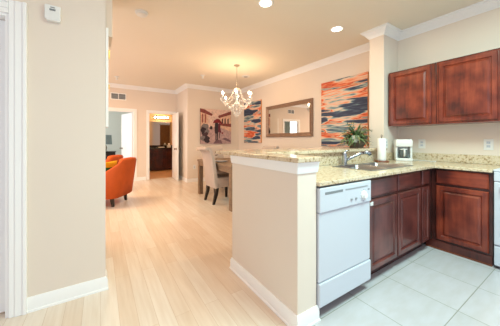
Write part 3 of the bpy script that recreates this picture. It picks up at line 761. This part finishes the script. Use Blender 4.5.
for a in (0.04, 0.13): pp('painted_window', [(a, 0.60), (a + 0.045, 0.60), (a + 0.045, 0.84), (a, 0.85)], 'house')
pp('painted_awning', [(0.58, 0.54), (1, 0.50), (1, 0.60), (0.60, 0.60)], 'roof')
rs_ = random.Random(5)
for (ax, az, ar, m_) in ((0.13, 0.46, 0.12, 'shrub'), (0.09, 0.36, 0.10, 'coat'), (0.19, 0.34, 0.08, 'shrub'), (0.14, 0.24, 0.11, 'legs'), (0.07, 0.16, 0.08, 'shrub'), (0.20, 0.12, 0.10, 'coat'), (0.33, 0.46, 0.05, 'coat')):
    pp('painted_shrub', [(max(0, ax + ar * rs_.uniform(0.6, 1.25) * math.cos(k * PI / 7)), max(0, az + ar * rs_.uniform(0.6, 1.25) * math.sin(k * PI / 7))) for k in range(14)], m_)
pp('painted_puddle', [(0.40, 0.0), (0.70, 0.0), (0.66, 0.10), (0.50, 0.13)], 'wet')
pp('painted_puddle', [(0.68, 0.14), (0.98, 0.04), (0.98, 0.10), (0.80, 0.18)], 'wet')
pp('painted_coat', [(0.45, 0.30), (0.56, 0.30), (0.575, 0.56), (0.53, 0.64), (0.46, 0.62), (0.44, 0.46)], 'coat')
pp('painted_legs', [(0.47, 0.10), (0.50, 0.10), (0.505, 0.30), (0.47, 0.30)], 'coat')
pp('painted_legs', [(0.52, 0.11), (0.55, 0.11), (0.555, 0.30), (0.515, 0.30)], 'coat')
pp('painted_dress', [(0.56, 0.34), (0.67, 0.32), (0.63, 0.46), (0.63, 0.58), (0.58, 0.62), (0.56, 0.52)], 'dress')
pp('painted_legs', [(0.59, 0.16), (0.61, 0.16), (0.625, 0.33), (0.595, 0.33)], 'legs')
pp('painted_umbrella', [(0.38, 0.60), (0.43, 0.68), (0.52, 0.73), (0.60, 0.72), (0.67, 0.64), (0.69, 0.58), (0.60, 0.61), (0.50, 0.61)], 'umbrella')
pp('painted_umbrella', [(0.70, 0.28), (0.74, 0.33), (0.70, 0.34), (0.66, 0.31)], 'umbrella')

# ------------------------------------------------------------------ dining table
tx0, tx1, ty0, ty1 = 1.80, 2.90, 3.36, 4.95
dt = thing('dining_table', 'weathered wood dining table under the chandelier', 'table', ((tx0 + tx1) / 2, (ty0 + ty1) / 2, 0))
simple_box('tabletop', (tx0, tx1, ty0, ty1, 0.722, 0.760), M['oak'], dt, 0.004)
bm = BM()
for a in ((tx0 + 0.09, tx1 - 0.09, ty0 + 0.02, ty0 + 0.045), (tx0 + 0.09, tx1 - 0.09, ty1 - 0.045, ty1 - 0.02), (tx0 + 0.02, tx0 + 0.045, ty0 + 0.09, ty1 - 0.09), (tx1 - 0.045, tx1 - 0.02, ty0 + 0.09, ty1 - 0.09)):
    box(bm, *a, 0.63, 0.722, 0.002)
obj('apron', bm, M['oak'], dt)
for x in (tx0 + 0.01, tx1 - 0.10):
    for y in (ty0 + 0.01, ty1 - 0.10):
        simple_box('leg', (x, x + 0.09, y, y + 0.09, 0, 0.722), M['oak'], dt, 0.004)

# ------------------------------------------------------------------ parsons dining chair (faces +x)
def make_dining_chair():
    t = thing('dining_chair', '', 'chair', (0, 0, 0), 'upholstered dining chairs')
    hw = 0.235
    # back: swept section from seat to rolled top
    prof = [(-0.16, 0.30), (-0.19, 0.45), (-0.21, 0.62), (-0.235, 0.80), (-0.27, 0.94), (-0.31, 1.01), (-0.345, 1.035)]
    front_ = []; back_ = []
    for i, (x, z) in enumerate(prof):
        th_ = [0.09, 0.085, 0.075, 0.07, 0.065, 0.055, 0.05][i]
        n = (0.98, 0.15) if i < 4 else ((0.85, 0.5) if i == 4 else (0.6, 0.8))
        front_.append((x + n[0] * th_ / 2, z + n[1] * th_ / 2)); back_.append((x - n[0] * th_ / 2, z - n[1] * th_ / 2))
    tip = [(-0.385, 1.045), (-0.40, 1.02), (-0.385, 0.995)]
    sec = front_ + tip + back_[::-1]
    bm = BM()
    rings = []
    for y, ins in ((-hw, 0.012), (-hw + 0.012, 0), (-0.08, -0.004), (0.08, -0.004), (hw - 0.012, 0), (hw, 0.012)):
        c = (sum(s[0] for s in sec) / len(sec), sum(s[1] for s in sec) / len(sec))
        rr = []
        for j, (x, z) in enumerate(sec):
            # shrink slightly at the ends for a soft edge
            dx = -ins * (1 if x > -0.25 and j < len(front_) else -1)
            rr.append((x + dx * 0.8, y, z))
        rings.append(rr)
    quad_strip(bm, rings); obj('backrest', bm, M['linen'], t, smooth=True)
    bm = BM(); box(bm, -0.18, 0.27, -hw, hw, 0.30, 0.49, 0.03); obj('seat', bm, M['linen'], t, smooth=True)
    for sx, sy in ((1, 1), (1, -1), (-1, 1), (-1, -1)):
        bm = BM()
        if sx > 0: pts = [(0.235, sy * 0.20, 0.31), (0.238, sy * 0.20, 0.0)]; rs = [0.030, 0.019]
        else: pts = [(-0.16, sy * 0.20, 0.31), (-0.175, sy * 0.20, 0.18), (-0.225, sy * 0.202, 0.0)]; rs = [0.032, 0.028, 0.019]
        u = [(1, 1), (-1, 1), (-1, -1), (1, -1)]
        quad_strip(bm, [[(p_[0] + a * r_, p_[1] + b * r_, p_[2]) for a, b in u] for p_, r_ in zip(pts, rs)]); obj('leg', bm, M['black'], t, label='black tapered wooden leg')
    bm = BM()
    for k in range(9): ball(bm, (-0.385, -0.20 + k * 0.05, 0.985), 0.006, 6, 4)
    obj('nailheads', bm, M['nickel'], t)
    return t
pc = make_dining_chair()
spots = [(1.965, 4.13, 0, 'beige upholstered dining chair with black legs at the left side of the table'),
         (2.86, 4.10, PI, 'beige dining chair beyond the table, only its top showing over the bar'),
         (2.35, 5.02, -PI / 2, 'beige dining chair at the far head of the table, mostly hidden')]
for i, (x, y, a, lb) in enumerate(spots):
    o = pc if i == 0 else copy_tree(pc)
    o.location = (x, y, 0); o.rotation_euler = (0, 0, a); o['label'] = lb

# place settings
def wine_glass():
    t = thing('wine_glass', '', 'glass', (0, 0, 0), 'wine glasses')
    bm = BM(); lathe(bm, [(0.030, 0), (0.030, 0.002), (0.004, 0.006), (0.0035, 0.085), (0.014, 0.095), (0.034, 0.125), (0.036, 0.15), (0.029, 0.19), (0.0275, 0.19), (0.034, 0.15), (0.031, 0.125), (0.012, 0.100), (0.001, 0.098)], (0, 0, 0), 18)
    obj('bowl_and_stem', bm, M['glass'], t, smooth='all')
    return t
wg = wine_glass()
for i, (x, y, lb) in enumerate([(2.02, 4.42, 'stemmed wine glass on the dining table beside the nearest chair back'), (2.66, 3.85, 'stemmed wine glass on the table in front of the far side chair')]):
    o = wg if i == 0 else copy_tree(wg)
    o.location = (x, y, 0.761); o['label'] = lb
def plate():
    t = thing('dinner_plate', '', 'plate', (0, 0, 0), 'dinner plates')
    bm = BM(); lathe(bm, [(0.07, 0), (0.08, 0.004), (0.13, 0.016), (0.132, 0.018), (0.08, 0.008), (0.001, 0.007)], (0, 0, 0), 26); obj('rim_and_well', bm, M['white'], t, smooth='all'); return t
pl = plate()
for i, (x, y, lb) in enumerate([(1.99, 4.13, 'white plate on the dining table at the nearest chair'), (2.70, 4.10, 'white plate on the dining table at the far side chair')]):
    o = pl if i == 0 else copy_tree(pl)
    o.location = (x, y, 0.761); o['label'] = lb

# ------------------------------------------------------------------ orange armchairs (face +x)
def make_armchair():
    t = thing('armchair', '', 'armchair', (0, 0, 0), 'orange armchairs')
    hw = 0.30
    # U-shaped shell, s runs from one arm front round the back to the other
    path = [(0.30, -hw), (0.12, -hw), (-0.06, -hw), (-0.20, -hw + 0.005), (-0.262, -hw + 0.045), (-0.275, -0.15), (-0.278, 0), (-0.275, 0.15), (-0.262, hw - 0.045), (-0.20, hw - 0.005), (-0.06, hw), (0.12, hw), (0.30, hw)]
    hts = [0.50, 0.52, 0.60, 0.77, 0.85, 0.855, 0.855, 0.855, 0.85, 0.77, 0.60, 0.52, 0.50]
    bm = BM(); rings = []
    for i, (x, y) in enumerate(path):
        a = Vector(path[max(0, i - 1)]); b = Vector(path[min(len(path) - 1, i + 1)])
        d = (b - a).normalized(); out = Vector((d.y, -d.x))
        h = hts[i]; lean = 0.22 * max(0, h - 0.3)
        fl = Vector((-1, 0)) * 0.32 * (h - 0.3) * (1 if x < -0.1 else 0.3) + out * 0.12 * (h - 0.3)
        P = Vector((x, y)); rr = []
        for o_, z in ((0.0, 0.16), (0.004, 0.30), (0.012, h * 0.75), (0.02, h - 0.06), (0.045, h - 0.035), (0.045, h - 0.01), (0.02, h), (-0.05, h - 0.01), (-0.075, h - 0.05), (-0.085, 0.40), (-0.08, 0.16)):
            q = P + out * o_ + fl * max(0, (z - 0.16) / (h - 0.16)) ** 1.2
            rr.append((q.x, q.y, z))
        rings.append(rr)
    quad_strip(bm, rings); obj('backrest', bm, M['orange'], t, smooth='all')
    bm = BM(); box(bm, -0.20, 0.29, -hw + 0.07, hw - 0.07, 0.17, 0.30, 0.02); obj('seat_base', bm, M['orange'], t, smooth=True)
    bm = BM(); box(bm, -0.17, 0.32, -hw + 0.08, hw - 0.08, 0.30, 0.43, 0.04); obj('seat_cushion', bm, M['orange'], t, smooth=True)
    for sx, sy in ((1, 1), (1, -1), (-1, 1), (-1, -1)):
        bm = BM(); px_, py_ = (0.24 if sx > 0 else -0.22), sy * 0.235
        quad_strip(bm, [[(px_ + a * r_ + ox, py_ + b * r_, z) for a, b in ((1, 1), (-1, 1), (-1, -1), (1, -1))] for z, r_, ox in ((0.17, 0.028, 0), (0.0, 0.018, 0.02 * sx))])
        obj('leg', bm, M['black'], t, label='black tapered leg')
    return t
ac = make_armchair()
aang = math.atan2(0.5, -0.86)
fwd = Vector((math.cos(aang), math.sin(aang)))
mid = Vector((0.30, 4.98)) + fwd * 0.24
for i, (p_, lb) in enumerate([(mid, 'nearer orange armchair with the cushion, beside the left wall'), (mid + Vector((-0.16, 1.0)), 'farther orange armchair, only the top of its back showing behind the nearer one')]):
    o = ac if i == 0 else copy_tree(ac)
    o.location = (p_.x, p_.y, 0); o.rotation_euler = (0, 0, aang); o['label'] = lb
cu = thing('throw_cushion', 'yellow and green cushion on the nearer orange armchair', 'cushion', (0, 0, 0))
def pillow(bm, w_, h_, t_, x_off=0, zlo=0.0, zhi=1.0):
    n = 10; top = []; 
    g = {}
    for s in (1, -1):
        for i in range(n + 1):
            for j in range(n + 1):
                u, v = i / n, zlo + (zhi - zlo) * j / n
                th_ = t_ * (max(0, math.sin(PI * u)) * max(0, math.sin(PI * v))) ** 0.45
                g[s, i, j] = bm.verts.new((x_off + s * th_ / 2 + 0.002 * s, (u - 0.5) * w_, v * h_))
        for i in range(n):
            for j in range(n): bm.faces.new((g[s, i, j], g[s, i + 1, j], g[s, i + 1, j + 1], g[s, i, j + 1]))
    for i in range(n):
        for j in (0, n): bm.faces.new((g[1, i, j], g[1, i + 1, j], g[-1, i + 1, j], g[-1, i, j]))
        for jj in (0, n): bm.faces.new((g[1, jj, i], g[1, jj, i + 1], g[-1, jj, i + 1], g[-1, jj, i]))
bm = BM(); pillow(bm, 0.40, 0.36, 0.13, zlo=0, zhi=0.74); obj('green_panel', bm, M['green'], cu, smooth=True, label='green lower part of the cushion')
bm = BM(); pillow(bm, 0.40, 0.36, 0.13, zlo=0.74, zhi=1); obj('yellow_panel', bm, M['yellow'], cu, smooth=True, label='yellow upper part of the cushion')
q = mid + fwd * -0.02
cu.location = (q.x, q.y, 0.432); cu.rotation_euler = (0, -0.2, aang)

# ------------------------------------------------------------------ on the bar: plant
PX, PY, PZ = 2.985, 1.90, 1.079
pt = thing('potted_plant', 'bushy green plant in a dark geometric planter on the bar top', 'plant', (PX, PY, PZ))
bm = BM()
quad_strip(bm, [[(PX + a * r_ * 1.2, PY + b * r_ * 0.75, PZ + z) for a, b in ((1, 0.55), (0.55, 1), (-0.55, 1), (-1, 0.55), (-1, -0.55), (-0.55, -1), (0.55, -1), (1, -0.55))] for z, r_ in ((0, 0.085), (0.012, 0.09), (0.088, 0.135), (0.094, 0.135), (0.09, 0.125), (0.07, 0.12))])
planter = obj('planter', bm, M['planter'], pt)
bm = BM(); box(bm, PX - 0.165, PX - 0.065, PY - 0.085, PY - 0.035, PZ + 0.075, PZ + 0.165, 0.006); obj('plant_block', bm, mat('frosted_white_block', rgb(196, 202, 190), 0.5, var=0.2, vscale=25), pt, label='frosted whitish block among the leaves')
def leaf(bm, base, dirv, length, width, droop, twist=0):
    base = Vector(base); d = Vector(dirv).normalized(); side = d.cross(Vector((0, 0, 1)))
    side = side.normalized() if side.length > 1e-3 else Vector((1, 0, 0))
    side = (Matrix.Rotation(twist, 3, d) @ side)
    n = 5; L_ = []; R_ = []; C_ = []
    for i in range(n + 1):
        t = i / n; p_ = base + d * length * t + Vector((0, 0, -droop * length * t * t)); p_.z = max(p_.z, PZ + 0.012)
        w_ = width * math.sin(PI * min(0.98, 0.08 + 0.92 * t)) ** 0.8 * 0.5
        L_.append(bm.verts.new(p_ + side * w_ + Vector((0, 0, 0.15 * w_)))); R_.append(bm.verts.new(p_ - side * w_ + Vector((0, 0, 0.15 * w_)))); C_.append(bm.verts.new(p_))
    for i in range(n):
        bm.faces.new((L_[i], C_[i], C_[i + 1], L_[i + 1])); bm.faces.new((C_[i], R_[i], R_[i + 1], C_[i + 1]))
rnd = random.Random(11)
for nm, m_, cnt, lb in (('foliage', M['leaf'], 120, None), ('foliage', M['leaf_pale'], 60, 'paler olive and brown leaves')):
    bm = BM()
    for k in range(cnt):
        a = rnd.uniform(0, 2 * PI); el = rnd.uniform(0.15, 1.35); r0 = rnd.uniform(0, 0.09)
        b0 = (PX + r0 * math.cos(a) * 1.1, PY + r0 * math.sin(a) * 0.6, PZ + 0.08 + rnd.uniform(0, 0.11))
        d = (math.cos(a) * math.cos(el) * 1.7, math.sin(a) * math.cos(el) * 0.8, math.sin(el))
        leaf(bm, b0, d, rnd.uniform(0.13, 0.27), rnd.uniform(0.016, 0.034), rnd.uniform(0.2, 1.0), rnd.uniform(-0.8, 0.8))
    obj(nm, bm, m_, pt, smooth='all', label=lb)
bm = BM()
for dx, dy, dz in ((0.29, -0.06, 0.19), (-0.24, -0.03, 0.24), (-0.19, 0.02, 0.27), (0.17, -0.02, 0.24), (0.10, 0.0, 0.29), (-0.25, 0.0, 0.16), (0.20, 0.02, 0.13), (-0.05, 0.03, 0.30)):
    b0 = Vector((PX, PY, PZ + 0.1)); e = b0 + Vector((dx, dy, dz)); md_ = b0.lerp(e, 0.5) + Vector((0, 0, 0.05))
    e.z -= 0.04
    tube(bm, [b0, md_, e], [0.0025, 0.002, 0.0012], 5)
    for k in range(7):
        t = 0.45 + 0.09 * k; p_ = b0.lerp(md_, min(1, t * 2)) if t < 0.5 else md_.lerp(e, (t - 0.5) * 2)
        s = 1 if k % 2 else -1
        leaf(bm, p_, (dx * 0.6 + s * 0.05, dy - 0.05, 0.08 * s + 0.03), 0.045, 0.012, 0.3, rnd.uniform(-1, 1))
obj('trailing_stems', bm, M['leaf'], pt, smooth='all')

# ------------------------------------------------------------------ on the worktop
TX, TY, TZ = 2.985, 1.555, 0.911
ph = thing('paper_towel_holder', 'paper towel stand with a round wooden base on the worktop', 'paper towel holder', (TX, TY, TZ))
bm = BM(); lathe(bm, [(0.082, 0), (0.085, 0.006), (0.080, 0.014), (0.02, 0.016)], (TX, TY, TZ), 28); obj('base', bm, M['cherry_base'], ph, smooth=True)
bm = BM(); tube(bm, [(TX, TY, TZ + 0.015), (TX, TY, TZ + 0.315)], 0.005, 10)
tube(bm, [(TX + 0.014 * math.sin(k * PI / 6), TY, TZ + 0.327 - 0.014 * math.cos(k * PI / 6)) for k in range(13)], 0.0028, 6)
obj('rod', bm, M['dark_gap'], ph, smooth='all')
bm = BM(); quad_strip(bm, [[(TX + r_ * math.cos(2 * PI * k / 28), TY + r_ * math.sin(2 * PI * k / 28), TZ + z) for k in range(28)] for r_, z in ((0.02, 0.018), (0.048, 0.018), (0.050, 0.022), (0.050, 0.292), (0.048, 0.296), (0.02, 0.296), (0.02, 0.018))], True, False, False)
tag(obj('paper_towel_roll', bm, M['paper'], None, smooth=True, loc=(TX, TY, TZ + 0.017)), 'white paper towel roll standing on the worktop left of the coffee maker', 'paper towels')

KX, KY = 3.475, 1.53
cm = thing('coffee_maker', 'white drip coffee maker in the corner of the worktop', 'coffee maker', (KX, KY, 0.911))
ang = -1.0
def kbox(name, x0, x1, y0, y1, z0, z1, m, parent=cm, bev=0.006):
    bm = BM(); box(bm, x0, x1, y0, y1, z0, z1, bev)
    bmesh.ops.rotate(bm, verts=bm.verts, cent=(0, 0, 0), matrix=Matrix.Rotation(ang, 3, 'Z'))
    bmesh.ops.translate(bm, verts=bm.verts, vec=(KX, KY, 0.911)); return obj(name, bm, m, parent, smooth=True)
kbox('base', -0.095, 0.095, -0.13, 0.07, 0, 0.035, M['white_plastic'])
kbox('water_tank', -0.095, 0.095, 0.0, 0.07, 0.035, 0.20, M['white_plastic'])
kbox('side_post', -0.095, -0.072, -0.09, 0.0, 0.035, 0.20, M['white_plastic'])
kbox('side_post', 0.072, 0.095, -0.09, 0.0, 0.035, 0.20, M['white_plastic'])
kbox('filter_housing', -0.097, 0.097, -0.12, 0.07, 0.185, 0.275, M['white_plastic'], bev=0.014)
kbox('lid', -0.090, 0.090, -0.11, 0.06, 0.274, 0.284, M['white_plastic'], bev=0.004)
kbox('hot_plate', -0.055, 0.055, -0.118, -0.01, 0.035, 0.040, M['dark_gap'], bev=0.002)
R3 = Matrix.Rotation(ang, 3, 'Z')
cc = R3 @ Vector((0, -0.062, 0)) + Vector((KX, KY, 0.952))
cf = thing('coffee_pot', 'glass coffee pot with a white handle inside the coffee maker', 'coffee pot', cc)
bm = BM(); lathe(bm, [(0.046, 0), (0.052, 0.012), (0.054, 0.06), (0.046, 0.095), (0.044, 0.105), (0.041, 0.105), (0.043, 0.094), (0.050, 0.06), (0.048, 0.014), (0.002, 0.006)], cc, 22); obj('jug', bm, M['water'], cf, smooth=True)
bm = BM(); lathe(bm, [(0.047, 0.105), (0.047, 0.116), (0.02, 0.121)], cc, 22); obj('lid', bm, M['white_plastic'], cf, smooth=True)
def rp(x, y, z): return R3 @ Vector((x, y, 0)) + Vector((cc.x, cc.y, cc.z + z))
bm = BM(); tube(bm, [rp(0, -0.045, 0.108), rp(0, -0.072, 0.106), rp(0, -0.082, 0.08), rp(0, -0.078, 0.03), rp(0, -0.052, 0.02)], [0.009, 0.010, 0.011, 0.010, 0.008], 10); obj('handle', bm, M['white_plastic'], cf, smooth='all')
bm = BM(); tube(bm, [(3.60, 1.50, 0.9155), (3.61, 1.42, 0.9155), (3.585, 1.34, 0.9155), (3.56, 1.26, 0.9155), (3.53, 1.20, 0.9155)], 0.0045, 8); tube(bm, [(3.53, 1.205, 0.9185), (3.518, 1.17, 0.9185)], 0.0075, 8)
tag(obj('power_cord', bm, M['white_plastic'], None, smooth='all', loc=(3.56, 1.33, 0.911)), 'white power cord lying on the worktop right of the coffee maker', 'cord')

# ------------------------------------------------------------------ bedroom seen through the left doorway
dr = thing('dresser', 'dark low dresser seen through the left far doorway', 'dresser', (0.1, 9.3, 0))
simple_box('body', (-0.62, 0.42, 9.10, 9.52, 0.06, 0.775), M['black'], dr, 0.004)
simple_box('top', (-0.64, 0.44, 9.08, 9.54, 0.775, 0.80), M['black'], dr, 0.004)
for z in (0.09, 0.32, 0.55):
    for x0 in (-0.60, -0.09):
        f = simple_box('drawer', (x0, x0 + 0.49, 9.083, 9.10, z, z + 0.21), M['black'], dr, 0.004)
        bm = BM(); ball(bm, (x0 + 0.245, 9.073, z + 0.105), 0.013, 8, 6); obj('knob', bm, M['nickel'], f, smooth='all')
for x in (-0.60, 0.36):
    for y in (9.12, 9.46): simple_box('leg', (x, x + 0.04, y, y + 0.04, 0, 0.06), M['black'], dr)
tl = thing('table_lamp', 'table lamp with a grey shade on the dark dresser', 'lamp', (0.14, 9.3, 0.801))
bm = BM(); lathe(bm, [(0.07, 0), (0.07, 0.012), (0.02, 0.02), (0.035, 0.08), (0.045, 0.14), (0.02, 0.2), (0.008, 0.22), (0.008, 0.30)], (0.14, 9.3, 0.801), 18); obj('base', bm, M['nickel'], tl, smooth='all')
bm = BM(); lathe(bm, [(0.19, 0.24), (0.17, 0.56), (0.166, 0.56), (0.186, 0.24)], (0.14, 9.3, 0.801), 26, cap=False); obj('lamp_shade', bm, M['lampshade'], tl, smooth=True)

# ------------------------------------------------------------------ bathroom seen through the right doorway
vn = thing('vanity', 'dark wood bathroom vanity with a black top, through the right far doorway', 'vanity', (2.1, 9.65, 0))
simple_box('body', (1.225, 2.98, 9.40, 9.94, 0.03, 0.85), M['cherry_dark'], vn)
simple_box('top', (1.215, 2.99, 9.37, 9.945, 0.85, 0.885), mat('black_granite', rgb(22, 20, 22), 0.15), vn, 0.004)
simple_box('upstand', (1.215, 2.99, 9.925, 9.945, 0.885, 0.975), bpy.data.materials['black_granite'], vn)
for k in range(4):
    front('door', (1.24 + k * 0.435, 9.40, 0.10), UX, NY, 0.42, 0.68, RP, M['cherry_dark'], vn)
bmr = thing('bathroom_mirror', 'large plain mirror above the bathroom vanity', 'mirror', (2.1, 9.94, 0.98))
simple_box('glass', (1.30, 2.95, 9.942, 9.949, 0.98, 1.93), M['mirror'], bmr)
light('vanity_glow', 'AREA', (2.1, 9.0, 2.6), 14, WARM, 0.8, 0.4)
vl = thing('vanity_light', 'bar of glowing bulbs above the bathroom mirror', 'wall light', (2.1, 9.94, 2.1))
simple_box('backplate', (1.78, 2.38, 9.92, 9.948, 2.05, 2.17), M['nickel'], vl, 0.004)
for k in range(5):
    bm = BM(); ball(bm, (1.84 + k * 0.12, 9.88, 2.11), 0.035, 12, 8); obj('bulb', bm, M['bulb'], vl, smooth='all')
tb = thing('tissue_box', 'white tissue box with a tissue on the bathroom vanity top', 'tissue box', (2.32, 9.6, 0.886))
simple_box('box', (2.24, 2.37, 9.54, 9.66, 0.886, 0.985), M['white_plastic'], tb, 0.004)
bm = BM(); lathe(bm, [(0.02, 0), (0.045, 0.03), (0.03, 0.06), (0.003, 0.085)], (2.305, 9.6, 0.985), 7); obj('tissue', bm, M['paper'], tb)
bm = BM(); box(bm, 1.90, 2.12, 9.50, 9.66, 0.886, 0.915, 0.012); tag(obj('folded_towel', bm, M['paper'], None, smooth=True, loc=(2.0, 9.58, 0.886)), 'folded white towel on the bathroom vanity top', 'towel')
# shower curtain reflected in the mirror
sc = thing('shower_curtain', 'brown curtain reflected in the bathroom mirror', 'curtain', (2.9, 8.4, 0.05))
bm = BM(); n = 60
A = [(2.55, 7.62 + 0.0), (2.98, 7.62)]
pts = [(2.50 + 0.48 * i / n, 7.66 + 0.02 * math.sin(i * 0.9)) for i in range(n + 1)]
quad_strip(bm, [[(x, y, 0.05), (x, y, 1.95), (x, y + 0.004, 1.95), (x, y + 0.004, 0.05)] for x, y in pts])
obj('fabric', bm, M['brown_cloth'], sc, smooth=True)
bm = BM(); tube(bm, [(2.47, 7.66, 1.97), (2.99, 7.66, 1.97)], 0.012, 8); obj('rail', bm, M['chrome'], sc, smooth=True)
